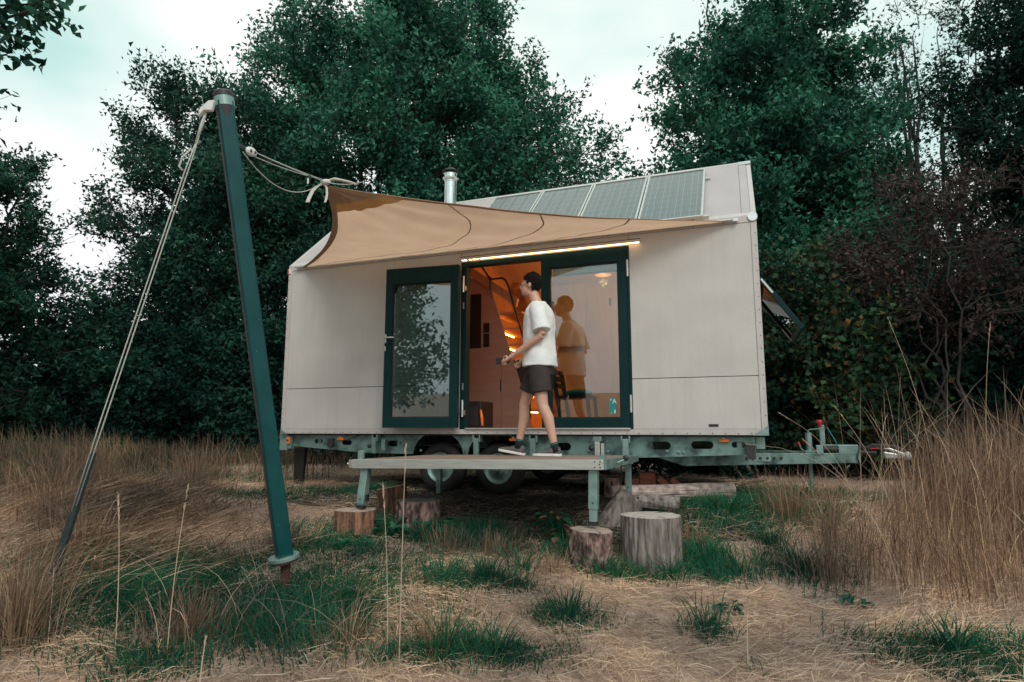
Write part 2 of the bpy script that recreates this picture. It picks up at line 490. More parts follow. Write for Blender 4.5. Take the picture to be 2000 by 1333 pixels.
# ------------------------------------------------------------------ terrain
def gz(x, y):
    x = np.asarray(x, float); y = np.asarray(y, float)
    r = np.clip(-y / 1.75, 0, 1); r = r * r * (3 - 2 * r)
    b = np.clip(x - 2.4, -3, 4)
    z = -.70 - r * (.2 + .065 * b) - .06 * np.clip(-y - 1.75, 0, 6)
    z = z + .018 * np.sin(2.1 * x + .7) * np.sin(1.7 * y) + .010 * np.sin(5.3 * x + 2.2 * y) + .008 * np.sin(-3.1 * x + 6.4 * y + 1)
    far = np.clip((-y - 45) / 90, 0, 1)
    z = z + 9 * far * far * (3 - 2 * far)          # the field behind the photographer climbs to a rise
    return z


def grid_axis(c, fine, n, reach):
    u = np.linspace(-1, 1, n)
    k = 6.5
    a = np.sinh(k * u) / np.sinh(k)
    return c + a * reach + u * fine

gx = grid_axis(3.5, 9, 150, 600)
gy = grid_axis(-1.5, 7, 150, 600)
GX, GY = np.meshgrid(gx, gy)
co = np.stack([GX, GY, gz(GX, GY)], -1).reshape(-1, 3)
nx_, ny_ = len(gx), len(gy)
ii = (np.arange(ny_ - 1)[:, None] * nx_ + np.arange(nx_ - 1)[None, :]).ravel()
ground = np_obj('ground', co, quads=np.stack([ii, ii + 1, ii + nx_ + 1, ii + nx_], 1), material=M_SOIL, smooth=True)
kind(ground, 'structure')
G = lambda x, y: float(gz(x, y))
# strawless earth under trailer and deck, with their shade painted into its colour
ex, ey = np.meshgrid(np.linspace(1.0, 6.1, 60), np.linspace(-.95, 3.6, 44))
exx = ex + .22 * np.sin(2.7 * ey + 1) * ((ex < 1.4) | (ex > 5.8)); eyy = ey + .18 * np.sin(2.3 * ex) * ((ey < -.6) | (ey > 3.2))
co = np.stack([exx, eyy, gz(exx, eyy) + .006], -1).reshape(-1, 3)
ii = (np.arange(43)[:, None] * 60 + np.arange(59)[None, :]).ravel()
kind(np_obj('earth_with_shade', co, quads=np.stack([ii, ii + 1, ii + 61, ii + 60], 1), material=mat('shade_dark_earth', (0.014, 0.012, 0.011), (0.034, 0.027, 0.022), rough=0.95, scale=3, detail=10, bump=0.6, bscale=30), smooth=True), 'structure')

# ------------------------------------------------------------------ the tiny house on its trailer
L_, H_, YR, ZR, WD = 6.0, 2.283, 1.262, 3.389, 2.524
house = thing('tiny_house', 'beige panelled tiny house with pitched roof standing on a galvanised trailer', 'tiny house', (3.0, 1.26, -.70))


def hbox(name, x0, x1, y0, y1, z0, z1, m, parent=house, bevel=0.002):
    return MB().box(x0, x1, y0, y1, z0, z1).build(name, m, parent, bevel)

# front facade: board panels with open joints, on a dark backing
DX0, DX1, DZ0, DZ1 = 2.62, 4.665, 0.06, 2.085       # door opening
hbox('wall_panel', 0.058, DX0 - .004, 0.0, .03, .592, 2.205, M_WALL)
hbox('wall_panel', 0.058, DX0 - .004, 0.0, .03, .062, .585, M_WALL2)
hbox('wall_panel', DX1 + .004, 5.942, 0.0, .03, .600, 2.205, M_WALL)
hbox('wall_panel', DX1 + .004, 5.942, 0.0, .03, .062, .593, M_WALL2)
hbox('wall_panel', DX0, DX1, 0.0, .03, DZ1 + .004, 2.205, M_WALL)
bk = MB()
bk.box(.03, DX0, .0305, .10, .01, 2.25); bk.box(DX1, 5.97, .0305, .10, .01, 2.25)
bk.box(DX0, DX1, .0305, .10, DZ1, 2.25); bk.box(DX0, DX1, .0305, .10, .01, DZ0 - .005)
bk.build('wall_core', M_SEAM, house)
# trims
hbox('corner_trim', -.004, .056, -.006, .06, 0.0, 2.215, M_TRIM)
hbox('corner_trim', 5.944, 6.004, -.006, .06, 0.0, 2.215, M_TRIM)
hbox('bottom_trim', .057, DX0 - .001, -.004, .03, 0.0, .060, M_TRIM)
hbox('bottom_trim', DX1 + .001, 5.943, -.004, .03, 0.0, .060, M_TRIM)
hbox('door_sill_trim', DX0, DX1, -.006, .03, 0.0, .056, M_TRIM)
hbox('eave_trim', -.004, 6.004, -.005, .05, 2.208, 2.283, M_TRIM)
hbox('lintel_trim', 2.60, 4.80, -.012, .0, 2.15, 2.154, M_SEAM, bevel=0)
hbox('panel_joint', 2.616, 2.620, -.0015, .002, 2.09, 2.205, M_SEAM, bevel=0)
hbox('panel_joint', 4.665, 4.669, -.0015, .002, 2.09, 2.205, M_SEAM, bevel=0)
rv = MB()
def rivet(x, z, y=-.006, r=.007):
    rv.lathe([(r, 0), (r * .8, -.003), (r * .3, -.0045)], (x, y, z), 'y', 6)
x = .10
while x < 5.95:
    rivet(x, .017, -.006); x += .125
for xx in (.012, 5.985):
    z = .06
    while z < 2.2:
        rivet(xx, z); z += .135
x = .1
while x < 5.95:
    rivet(x, 2.222, -.005); x += .31
kind(rv.build('trim_rivets', M_RIVET, house), 'stuff')
# corner castings
cc = MB().lathe([(.052, .004), (.052, -.012), (.045, -.018)], (5.968, -.002, 2.258), 'y', 20).build('corner_cap', M_STEEL, house, smooth=False)
MB().prism([(5.86, -.009, -.003), (6.008, -.009, -.003), (6.008, -.009, .10)], (0, .05, 0)).build('corner_plate', M_GALV, house)
MB().prism([(-.008, -.009, -.003), (.09, -.009, -.003), (-.008, -.009, .06)], (0, .05, 0)).build('corner_plate', M_GALV, house)
MB().box(-.012, .035, -.022, .0, 2.17, 2.235).build('clearance_light', M_WHITEP, house, .006)
MB().box(-.008, .012, -.026, -.021, 2.18, 2.225).build('clearance_light', M_RED, house, .003)
# gables, back wall, floor
def gable(x0, x1, name):
    return MB().prism([(x0, .061, 0), (x0, WD, 0), (x0, WD, H_), (x0, YR, ZR - .02), (x0, .0, H_ - .005), (x0, .061, 2.2)], (x1 - x0, 0, 0)).build(name, M_WALL, house)
gable(0.0, .07, 'gable_wall')
# right gable with an opening for the awning window
WY0, WY1, WZ0, WZ1 = .55, 1.75, .85, 1.72
g2 = MB()
g2.box(5.93, 6.0, .061, WY0, 0, 2.2); g2.box(5.93, 6.0, WY1, WD, 0, 2.2)
g2.box(5.93, 6.0, WY0, WY1, 0, WZ0); g2.box(5.93, 6.0, WY0, WY1, WZ1, 2.2)
g2.prism([(5.93, 0.0, 2.2005), (5.93, WD, 2.2005), (5.93, WD, H_), (5.93, YR, ZR - .02), (5.93, 0.0, H_ - .005)], (.07, 0, 0))
g2.build('gable_wall', M_WALL, house)
hbox('back_wall', .07, 5.93, WD - .08, WD, 0, H_, M_WALL)
hbox('floor', .07, 5.93, .10, WD - .08, .0, .055, M_PLY)
# roof slopes
def slope(x0, x1, y0, z0, y1, z1, th):
    n = Vector((0, -(z1 - z0), (y1 - y0))).normalized()
    if n.z < 0:
        n = -n
    n = n * th
    return [(x0, y0, z0), (x1, y0, z0), (x1, y1, z1), (x0, y1, z1)], n
# two roof boards in front, one behind, seams proud by trims
for (x0, x1) in ((0.05, 2.08), (2.084, 5.86), (5.864, 5.95)):
    q, n = slope(x0, x1, .02, H_ + .015, YR - .03, ZR - .012, -.05)
    MB().prism(q, n).build('roof_panel', M_ROOF, house)
q, n = slope(0.0, 6.0, WD, H_, YR + .005, ZR, -.05)
MB().prism(q, n).build('roof_panel', M_ROOF, house)
for (x0, x1) in ((-.004, .046), (5.954, 6.004)):
    q, n = slope(x0, x1, -.004, H_ - .002, YR, ZR + .004, -.06)
    MB().prism(q, n).build('verge_trim', M_TRIM, house)
q, n = slope(.047, 5.953, -.003, H_ - .001, .055, H_ + .049, -.03)
MB().prism(q, n).build('eave_trim', M_TRIM, house)
MB().prism([(-.005, YR - .05, ZR - .028), (-.005, YR, ZR + .012), (-.005, YR + .05, ZR - .028)], (6.01, 0, 0)).build('ridge_cap', M_TRIM, house)
MB().prism([(5.86, YR - .09, ZR - .058), (5.86, YR, ZR + .018), (5.86, YR + .05, ZR - .022)], (.148, 0, 0)).build('ridge_corner_plate', M_ALU, house)

# solar panels on the front slope
sl = Vector((0, YR, ZR - H_)); sl_len = sl.length; sl.normalize()
sn = Vector((0, -sl.z, sl.y))
RM = Matrix((Vector((1, 0, 0)), sl, sn)).transposed()
def roofpt(x, s, off):
    return Vector((x, 0, H_)) + sl * s + sn * off
PW, PL = .70, 1.50
cell_me = None
for i in range(4):
    x0 = 2.63 + i * .715
    sp = bpy.data.objects.new('solar_panel', None)
    COL.objects.link(sp); sp.parent = house; sp.matrix_parent_inverse = house.matrix_basis.inverted()
    sp.location = (0, 0, 0)
    mid = roofpt(x0 + PW / 2, -.02 + PL / 2, .045)
    bsheet = MB().obox(mid, PW - .04, PL - .04, .012, RM).build('backsheet', M_BACKSHEET, sp)
    fr = MB()
    for s_, w_, c_ in ((PL - .011, PW, 0), (.011, PW, 0)):
        fr.obox(roofpt(x0 + PW / 2, -.02 + s_, .047), PW, .022, .035, RM)
    for c_ in (.011, PW - .011):
        fr.obox(roofpt(x0 + c_, -.02 + PL / 2, .047), .022, PL - .044, .035, RM)
    fr.build('frame', M_ALU, sp)
    nc, nr = 4, 9
    cw, ch = (PW - .06) / nc, (PL - .06) / nr
    if cell_me is None:
        b = MB().obox((0, 0, 0), cw - .005, ch - .004, .002, RM)
        cell_me = b
    cell0 = None
    for a in range(nc):
        for r_ in range(nr):
            p = roofpt(x0 + .03 + cw * (a + .5), -.02 + .03 + ch * (r_ + .5), .0535)
            if cell0 is None and i == 0:
                cell_obj = MB().obox((0, 0, 0), cw - .006, ch - .0018, .002, RM).build('cell', M_CELL, None)
                cell_obj.parent = sp; cell_obj.location = p; cell0 = cell_obj
                cell_src = cell_obj
                cell_obj.matrix_parent_inverse = Matrix.Identity(4)
            else:
                c = cell_src.copy(); COL.objects.link(c); c.parent = sp; c.location = p
    bb = MB()
    for a in range(nc):
        for k in (-.5, .5):
            bb.obox(roofpt(x0 + .03 + cw * (a + .5) + k * cw * .42, -.02 + PL / 2, .0553), .0022, PL - .08, .001, RM)
    kind(bb.build('busbars', M_ALU, sp), 'stuff')
rail = MB()
rail.obox(roofpt(2.60 + 1.46, .02, .02), 2.95, .04, .05, RM); rail.obox(roofpt(2.60 + 1.46, 1.2, .02), 2.95, .04, .04, RM)
rail.build('panel_rail', M_ALU, house, .002)
MB().obox(roofpt(5.30, -.015, .01), .16, .03, .02, RM).build('rail_slot', M_BLACK, house)
cb = MB()
cb.tube([roofpt(2.61, .95, .03), roofpt(2.56, 1.05, .10), roofpt(2.50, 1.15, .07), roofpt(2.47, .9, .02), roofpt(2.4, .7, .02)], .008, 6)
cb.tube([roofpt(2.61, .8, .03), roofpt(2.54, .95, .08), roofpt(2.46, 1.12, .03)], .008, 6)
cb.build('panel_cable', M_BLACK, house)

# flue pipe
fl = bpy.data.objects.new('flue_pipe', None); COL.objects.link(fl); fl.parent = house; fl.matrix_parent_inverse = house.matrix_basis.inverted()
fx, fy = 2.05, .80
MB().lathe([(.085, 2.9), (.085, 3.50), (.088, 3.505), (.088, 3.52), (.085, 3.525), (.085, 3.56)], (fx, fy, 0), 'z', 28).build('pipe', M_STEEL, fl, smooth=False)
MB().lathe([(.09, 3.53), (.115, 3.555), (.115, 3.562), (.088, 3.585), (.088, 3.63), (.10, 3.632)], (fx, fy, 0), 'z', 28).build('collar', M_STEEL, fl)
MB().lathe([(.07, 3.63), (.07, 3.655)], (fx, fy, 0), 'z', 20).build('vent_gap', M_DARKM, fl)
MB().lathe([(.105, 3.652), (.118, 3.66), (.118, 3.668), (.06, 3.71), (.03, 3.722)], (fx, fy, 0), 'z', 28).build('cap', M_DARKM, fl)
MB().lathe([(.14, 2.88), (.12, 3.02), (.09, 3.06)], (fx, fy, 0), 'z', 24).build('flashing', M_DARKM, fl)

# awning window, propped open on the right gable
aw = bpy.data.objects.new('awning_window', None); COL.objects.link(aw); aw.parent = house; aw.matrix_parent_inverse = house.matrix_basis.inverted()
ha, lb = Vector((6.02, 0, 1.725)), Vector((6.42, 0, 1.135))
dv = (lb - ha); sl2 = dv.length; dv.normalize(); nv = Vector((-dv.z, 0, dv.x)) * -1
if nv.x < 0: nv = -nv
AM = Matrix((dv, Vector((0, 1, 0)), nv)).transposed()
def sashpt(s, y, o): return Vector((ha.x, y, ha.z)) + dv * s + nv * o
y0, y1 = .52, 1.72
MB().obox(sashpt(.03, (y0 + y1) / 2, 0), .06, y1 - y0, .05, AM).build('sash_rail', M_FRAME, aw, .004)
MB().obox(sashpt(sl2 - .03, (y0 + y1) / 2, 0), .06, y1 - y0, .05, AM).build('sash_rail', M_FRAME, aw, .004)
MB().obox(sashpt(sl2 / 2, y0 + .03, 0), sl2 - .12, .06, .05, AM).build('sash_stile', M_FRAME, aw, .004)
MB().obox(sashpt(sl2 / 2, y1 - .03, 0), sl2 - .12, .06, .05, AM).build('sash_stile', M_FRAME, aw, .004)
MB().obox(sashpt(sl2 / 2, (y0 + y1) / 2, .0), sl2 - .12, y1 - y0 - .12, .006, AM).build('pane', M_GLASSD, aw)
MB().obox(sashpt(.12, y0 - .004, 0), .2, .006, .02, AM).build('stay', M_ALU, aw)
MB().obox(sashpt(sl2 - .12, y1 - .07, -.027), .18, .02, .008, AM).build('stay', M_ALU, aw)

# door frame and leaves
df = MB()
df.box(DX0, 2.695, -.012, .10, DZ0, DZ1); df.box(4.64, DX1, -.012, .10, DZ0, DZ1)
df.box(2.695, 4.64, -.010, .10, 2.03, DZ1)
df.build('door_frame', M_FRAME, house, .003)
hbox('threshold', 2.695, 4.64, -.03, .10, .0565, .072, M_ALU)


def leaf(name, x0, x1, z0, z1, y0, y1, fw, parent, pivot=None, ang=0.0, bot=.105, top=.115):
    """a glazed door leaf in its closed place, then swung about its hinge"""
    T = Matrix.Identity(4)
    if pivot is not None:
        T = Matrix.Translation(pivot) @ Matrix.Rotation(ang, 4, 'Z') @ Matrix.Translation(-Vector(pivot))
    e = bpy.data.objects.new(name, None); COL.objects.link(e); e.parent = parent; e.matrix_parent_inverse = parent.matrix_basis.inverted()
    def b(nm, m, bx, bevel=.003):
        mb = MB().box(*bx); mb.v = [tuple(T @ Vector(v)) for v in mb.v]
        return mb.build(nm, m, e, bevel)
    b('stile', M_FRAME, (x0, x0 + fw, y0, y1, z0, z1))
    b('stile', M_FRAME, (x1 - fw, x1, y0, y1, z0, z1))
    b('bottom_rail', M_FRAME, (x0 + fw, x1 - fw, y0, y1, z0, z0 + bot))
    b('top_rail', M_FRAME, (x0 + fw, x1 - fw, y0, y1, z1 - top, z1))
    ym = (y0 + y1) / 2
    g = MB()
    for (a0, a1, c0, c1) in ((x0 + fw, x0 + fw + .012, z0 + bot, z1 - top), (x1 - fw - .012, x1 - fw, z0 + bot, z1 - top),
                             (x0 + fw + .012, x1 - fw - .012, z0 + bot, z0 + bot + .012), (x0 + fw + .012, x1 - fw - .012, z1 - top - .012, z1 - top)):
        g.box(a0, a1, ym - .02, ym + .02, c0, c1)
    g.v = [tuple(T @ Vector(v)) for v in g.v]
    g.build('gasket', M_GASKET, e)
    b('pane', M_GLASS, (x0 + fw + .012, x1 - fw - .012, ym - .004, ym + .004, z0 + bot + .012, z1 - top - .012), 0)
    return e, T, b

dr, T1, bR = leaf('glazed_door', 3.655, 4.638, .074, 2.028, -.022, .05, .095, house)
MB().box(3.64, 3.70, .0, .06, .074, 2.028).build('meeting_stile', M_FRAME, dr, .003)
bR('roller_blind', M_WHITEP, (3.77, 4.52, .058, .11, 1.845, 1.93))
bR('blind_cord_bar', M_BLACK, (3.77, 4.52, .06, .10, 1.825, 1.842))
for z in (.235, 1.73):
    h = MB().tube([(4.652, -.03, z), (4.652, -.03, z + .19)], .010, 10)
    h.box(4.64, 4.664, -.024, -.013, z + .01, z + .18)
    h.build('hinge', M_ALU, dr)
# sticker with its lettering, inside the pane
st = MB().box(4.415, 4.487, .001, .003, .222, .392).build('sticker', M_TEALC, dr)
def text_part(s, size, loc, m, parent, name):
    cu = bpy.data.curves.new(name, 'FONT'); cu.body = s; cu.size = size; cu.extrude = .0006
    to = bpy.data.objects.new(name, cu); COL.objects.link(to)
    to.rotation_euler = (R(90), 0, 0); to.location = loc
    bpy.context.view_layer.update()
    me = bpy.data.meshes.new_from_object(to.evaluated_get(bpy.context.evaluated_depsgraph_get()))
    me.transform(to.matrix_world)
    bpy.data.objects.remove(to)
    me.materials.clear(); me.materials.append(m)
    o = bpy.data.objects.new(name, me); COL.objects.link(o); o.parent = parent; o.matrix_parent_inverse = parent.matrix_basis.inverted()
    return o
lett = text_part('\u00b0A', .072, (4.417, -.0005, .335), M_WHITEP, dr, 'sticker_lettering')
MB().box(4.467, 4.480, -.001, .0005, .230, .268).build('sticker_mark', M_WHITEP, dr)
MB().box(4.422, 4.448, -.001, .0005, .230, .233).build('sticker_mark', M_WHITEP, dr)

# the open leaf, swung right round against the wall
dl, T2, bL = leaf('glazed_door', 2.70, 3.652, .074, 2.028, -.022, .05, .095, house, pivot=(2.668, -.045, 0), ang=R(-174.5), bot=.12, top=.20)
dl['label'] = 'door leaf swung open against the left wall'
def tb(nm, bx, m, bevel=.003):
    return bL(nm, m, bx, bevel)
# (in closed coordinates: free edge at x=3.65, inner face towards +y)
tb('inner_ledge', (2.80, 3.56, .05, .062, 1.83, 1.845), M_FRAME)
tb('handle_plate', (3.625, 3.645, .05, .062, 1.10, 1.21), M_ALU)
hm = MB().tube([(3.635, .055, 1.165), (3.635, .105, 1.165), (3.628, .112, 1.163), (3.50, .112, 1.158)], .010, 8)
hm.v = [tuple(T2 @ Vector(v)) for v in hm.v]
hm.build('lever_handle', M_ALU, dl, smooth=True)
tb('lock_cylinder', (3.627, 3.643, .05, .066, 1.00, 1.06), M_ALU)
for z in (.20, 1.70):
    h = MB()
    h.tube([(2.668, -.045, z), (2.668, -.045, z + .20)], .014, 10)
    h.box(2.672, 2.70, -.052, -.02, z + .02, z + .08); h.box(2.64, 2.664, -.05, -.013, z + .06, z + .15)
    h.build('hinge', M_STEEL, dl, .002)
for z in (.52, 1.50):
    MB().box(2.655, 2.667, -.03, -.013, z, z + .08).build('latch_pin', M_ALU, dl)

# led light strip over the door
hbox('light_strip_profile', 2.62, 4.80, -.05, -.012, 2.105, 2.135, M_TRIM)
xs = [2.640, 2.675, 2.70, 2.725, 2.76, 2.80]
for a, b in ((2.64, 2.655), (2.668, 2.70), (2.735, 2.765), (2.785, 2.855), (2.88, 3.93), (3.937, 4.79)):
    hbox('light_strip', a, b, -.047, -.020, 2.098, 2.1045, M_LED, bevel=0)

# ---- interior
hbox('back_lining', .08, 5.92, WD - .10, WD - .081, .056, 2.28, M_PLYW)
q, n = slope(.08, 5.92, .11, 2.30, YR, 3.30, -.02); MB().prism(q, n).build('ceiling_lining', M_PLYW, house)
q, n = slope(.08, 5.92, WD - .1, 2.285, YR, 3.285, -.02); MB().prism(q, n).build('ceiling_lining', M_PLYW, house)
hbox('end_lining', .071, .079, .11, 2.4, .056, 2.28, M_PLYW, bevel=0)
hbox('end_lining', 5.921, 5.929, .11, .54, .056, 2.28, M_PLYW, bevel=0)
fl_in = MB(); fl_in.box(.08, DX0 - .01, .1005, .112, .056, 2.28); fl_in.box(DX1 + .01, 5.92, .1005, .112, .056, 2.28); fl_in.box(DX0 - .01, DX1 + .01, .1005, .112, DZ1, 2.28)
fl_in.build('front_lining', M_PLYW, house)
# kitchen-stair cabinet: panels of one face, joints open
cy = 1.18
def face(name, poly, m=M_PLY, th=.018, parent=house, y=cy):
    return MB().prism([(px, y, pz) for px, pz in poly], (0, th, 0)).build(name, m, parent)
cab = bpy.data.objects.new('stair_cabinet', None); COL.objects.link(cab); cab.parent = house; cab.matrix_parent_inverse = house.matrix_basis.inverted()
face('panel', [(1.5, .06), (2.16, .06), (2.16, 2.2), (1.5, 2.2)], parent=cab)
face('panel', [(2.164, 1.042), (2.676, 1.042), (2.836, 1.042), (2.53, 2.0), (2.53, 2.2), (2.164, 2.2)], parent=cab)
face('panel', [(2.164, .06), (2.677, .06), (2.677, 1.037), (2.164, 1.037)], parent=cab)
face('panel', [(2.682, .06), (3.13, .06), (2.99, .56), (2.838, 1.037), (2.682, 1.037)], parent=cab)
MB().box(1.5, 3.1, cy + .019, cy + .03, .06, 1.0).build('carcass', M_DARKM, cab)
face('oven_glass', [(2.19, 1.18), (2.375, 1.18), (2.375, 1.955), (2.19, 1.955)], M_BLACK, .006, cab, cy - .007)
face('niche_glass', [(2.41, 1.19), (2.50, 1.19), (2.50, 1.38), (2.41, 1.38)], M_BLACK, .006, cab, cy - .007)
face('niche_glass', [(2.41, 1.392), (2.50, 1.392), (2.50, 1.53), (2.41, 1.53)], M_BLACK, .006, cab, cy - .007)
face('pull', [(2.664, .57), (2.675, .57), (2.675, .72), (2.664, .72)], M_BLACK, .008, cab, cy - .009)
# stairs climbing to the left behind the cabinet face
stp = bpy.data.objects.new('stair', None); COL.objects.link(stp); stp.parent = house; stp.matrix_parent_inverse = house.matrix_basis.inverted()
for i in range(7):
    z = .30 + .225 * i
    xr = 3.065 - .325 * (z - .06) 
    MB().box(xr - .02, xr + .42, cy + .035, 2.05, z, z + .025).build('tread', M_PLYW, stp)
    if i < 6:
        MB().box(xr - .03, xr - .015, cy + .05, 1.9, z - .012, z - .002).build('tread_light', M_LEDIN, stp)
MB().prism([(3.55, 2.06, .06), (3.62, 2.06, .06), (2.85, 2.06, 2.28), (2.78, 2.06, 2.28)], (0, .03, 0)).build('stringer', M_PLYW, stp)
# sloping loft board and rail
b0, b1 = Vector((2.12, 1.10, 2.33)), Vector((2.92, 1.10, 1.76))
dd = (b1 - b0); 
MB().prism([b0 + Vector((0, 0, -.04)), b1 + Vector((0, 0, -.04)), b1 + Vector((.03, 0, .07)), b0 + Vector((0, 0, .10))], (0, .06, 0)).build('loft_edge_board', M_PLYW, house)
MB().tube([(2.40, 1.06, 2.36), (2.46, 1.06, 2.27), (2.56, 1.06, 2.12), (2.64, 1.06, 2.125), (2.74, 1.06, 2.125), (2.79, 1.06, 2.09), (2.83, 1.06, 2.0), (2.96, 1.06, 1.56), (3.09, 1.06, 1.12)], .014, 8).build('handrail', M_BLACK, house, smooth=True)
MB().tube([(2.56, 1.06, 2.12), (2.56, 1.06, 1.97)], .012, 8).build('handrail_post', M_BLACK, house)
face('lit_wall_panel', [(2.62, 1.3), (3.6, 1.3), (3.6, 2.26), (2.62, 2.26)], M_PLYW, .018, house, 2.30)
for (sx, sz) in ((3.387, 1.60), (3.96, 1.96)):
    MB().box(sx - .015, sx + .015, 2.385, 2.424, sz - .05, sz + .05).build('wall_slot', M_BLACK, house)
# pendant lamp (hangs from the ceiling: a thing)
pl = thing('pendant_lamp', 'small glowing orange pendant lamp seen high through the closed glass door', 'lamp', (4.12, 1.2, 2.9))
MB().tube([(4.12, 1.2, 2.24), (4.12, 1.2, 3.26)], .004, 6).build('cord', M_BLACK, pl)
sh = MB().lathe([(.11, 2.08), (.105, 2.11), (.08, 2.17), (.04, 2.22), (.015, 2.24)], (4.12, 1.2, 0), 'z', 24)
sh.f = sh.f[:-2]
sh.build('shade', M_SHADE, pl, smooth=True)
pd = bpy.data.lights.new('pendant_bulb', 'POINT'); pd.energy = 36; pd.color = (1, .48, .18); pd.shadow_soft_size = .05
po = bpy.data.objects.new('pendant_bulb', pd); COL.objects.link(po); po.parent = pl; po.matrix_parent_inverse = pl.matrix_basis.inverted(); po.location = (4.12, 1.2, 1.98)
# dark stove by the door
sv_ = thing('stove', 'black box stove on the floor just inside the open doorway', 'stove', (2.55, .5, .056))
MB().box(2.30, 2.76, .30, .70, .056, .40).build('body', M_BLACK, sv_, .01)
MB().box(2.34, 2.72, .292, .299, .10, .34).build('door', M_DARKM, sv_, .003)
MB().tube([(2.80, .26, .10), (2.79, .26, .20), (2.77, .27, .29)], [.012, .02, .012], 8).build('tool', M_AMBER, sv_)
# slatted black chair
chr_ = thing('chair', 'black slatted chair standing inside behind the closed glass door', 'chair', (3.75, .75, .056))
for dy in (0, .38):
    MB().prism([(3.70, .55 + dy, .056), (3.74, .55 + dy, .056), (3.62, .55 + dy, .80), (3.57, .55 + dy, .80)], (0, .035, 0)).build('back_leg', M_BLACK, chr_)
    MB().prism([(4.05, .55 + dy, .056), (4.085, .55 + dy, .056), (4.05, .55 + dy, .46), (4.01, .55 + dy, .46)], (0, .035, 0)).build('leg', M_BLACK, chr_)
for i in range(3):
    z = .56 + i * .085; xx = 3.645 - (z - .5) * .16
    MB().box(xx, xx + .02, .55, .965, z, z + .055).build('back_slat', M_BLACK, chr_)
MB().box(3.63, 4.06, .54, .975, .43, .46).build('seat', M_BLACK, chr_)
MB().ell((3.88, .76, .50), .17, .17, .05).build('cushion', M_TEALC, chr_, smooth=True)

# ---- trailer chassis (parts of the house that rides on it)
def slot_plate(name, outline, slots, y, th, m, parent):
    """plate in the xz plane with rounded slots cut through it"""
    bm = bmesh.new()
    def loop(pts):
        vs = [bm.verts.new((px, y, pz)) for px, pz in pts]
        return [bm.edges.new((vs[i], vs[(i + 1) % len(vs)])) for i in range(len(vs))]
    ed = loop(outline)
    for (cx, cz, w, h) in slots:
        pts = []
        r = h / 2
        for k in range(9):
            a = -math.pi / 2 + math.pi * k / 8
            pts.append((cx + w / 2 - r + r * math.cos(a), cz + r * math.sin(a)))
        for k in range(9):
            a = math.pi / 2 + math.pi * k / 8
            pts.append((cx - w / 2 + r + r * math.cos(a), cz + r * math.sin(a)))
        ed += loop(pts)
    bmesh.ops.triangle_fill(bm, use_beauty=True, use_dissolve=False, edges=ed)
    res = bmesh.ops.extrude_face_region(bm, geom=list(bm.faces))
    bmesh.ops.translate(bm, verts=[v for v in res['geom'] if isinstance(v, bmesh.types.BMVert)], vec=(0, th, 0))
    bmesh.ops.recalc_face_normals(bm, faces=bm.faces)
    me = bpy.data.meshes.new(name); bm.to_mesh(me); bm.free()
    me.materials.append(m)
    o = bpy.data.objects.new(name, me); COL.objects.link(o); o.parent = parent; o.matrix_parent_inverse = parent.matrix_basis.inverted()
    return o

arch = lambda c, r, z: [(c + r * math.cos(a), z + r * .8 * math.sin(a)) for a in [math.pi * (1 - k / 10) for k in range(11)]]
outl = [(.10, -.018), (5.88, -.018), (5.88, -.195), (4.72, -.245)]
outl += [(4.10, -.245), (3.55, -.245)] + [p for p in arch(2.98, .34, -.245)][::-1][0:0]
outl += [(3.36, -.245)] + arch(3.02, .34, -.245)[::-1] + [(2.66, -.245)] + arch(2.28, .34, -.245)[::-1] + [(1.25, -.24), (.12, -.165)]
# drop repeated points
oo = []
for p in outl:
    if not oo or (abs(p[0] - oo[-1][0]) + abs(p[1] - oo[-1][1])) > 1e-3:
        oo.append(p)
sl_ = [(.53, -.10, .13, .055), (.97, -.115, .15, .062), (1.68, -.12, .19, .075), (3.85, -.135, .20, .085), (4.92, -.115, .24, .085), (5.36, -.105, .22, .08)]
slot_plate('chassis_rail', oo, sl_ + [(5.72, -.10, .14, .06)], .10, .012, M_GALVD, house)
slot_plate('chassis_rail', [(.10, -.018), (5.88, -.018), (5.88, -.195), (4.72, -.245), (1.25, -.24), (.12, -.165)], [], 2.40, .012, M_GALVD, house)
bo = MB()
for (bx_, bz_) in [(4.155, -.07), (4.155, -.185), (4.36, -.07), (4.36, -.185), (1.50, -.07), (1.50, -.18), (5.0, -.175), (5.12, -.185), (5.17, -.185), (1.36, -.09), (2.05, -.2)]:
    bo.lathe([(.018, 0), (.018, -.008), (.012, -.010), (.010, -.016)], (bx_, .10, bz_), 'y', 8)
kind(bo.build('chassis_bolts', M_GALV, house), 'stuff')
for x in (.5, 1.7, 3.65, 4.8, 5.7):
    hbox('cross_member', x, x + .05, .12, 2.39, -.16, -.02, M_GALVD)
hbox('chassis_end_plate', 5.885, 5.97, .12, .28, -.14, -.02, M_GALV)
hbox('chassis_end_box', 5.79, 5.875, .02, .095, -.24, -.10, M_DARKM)
hbox('underfloor', .07, 5.93, .04, WD - .02, -.016, -.002, M_DARKM)
for (mx, mz) in ((.84, -.055), (3.22, -.05), (5.53, -.045)):
    hbox('marker_light', mx, mx + .10, .062, .098, mz - .028, mz + .005, M_AMBER, bevel=.005)
    hbox('marker_bracket', mx + .035, mx + .055, .066, .098, mz + .006, mz + .018, M_WHITEP, bevel=0)
rear = hbox('rear_marker_light', .075, .12, .02, .05, -.135, -.045, M_AMBER, bevel=.006)
hbox('rear_marker_mount', .065, .135, .051, .11, -.20, -.03, M_GALVD)
MB().box(.087, .112, .012, .0195, -.10, -.08).build('rear_marker_lettering', M_BLACK, house)
hbox('rear_wing', -.07, .06, .06, .12, -.22, -.004, M_GALV)
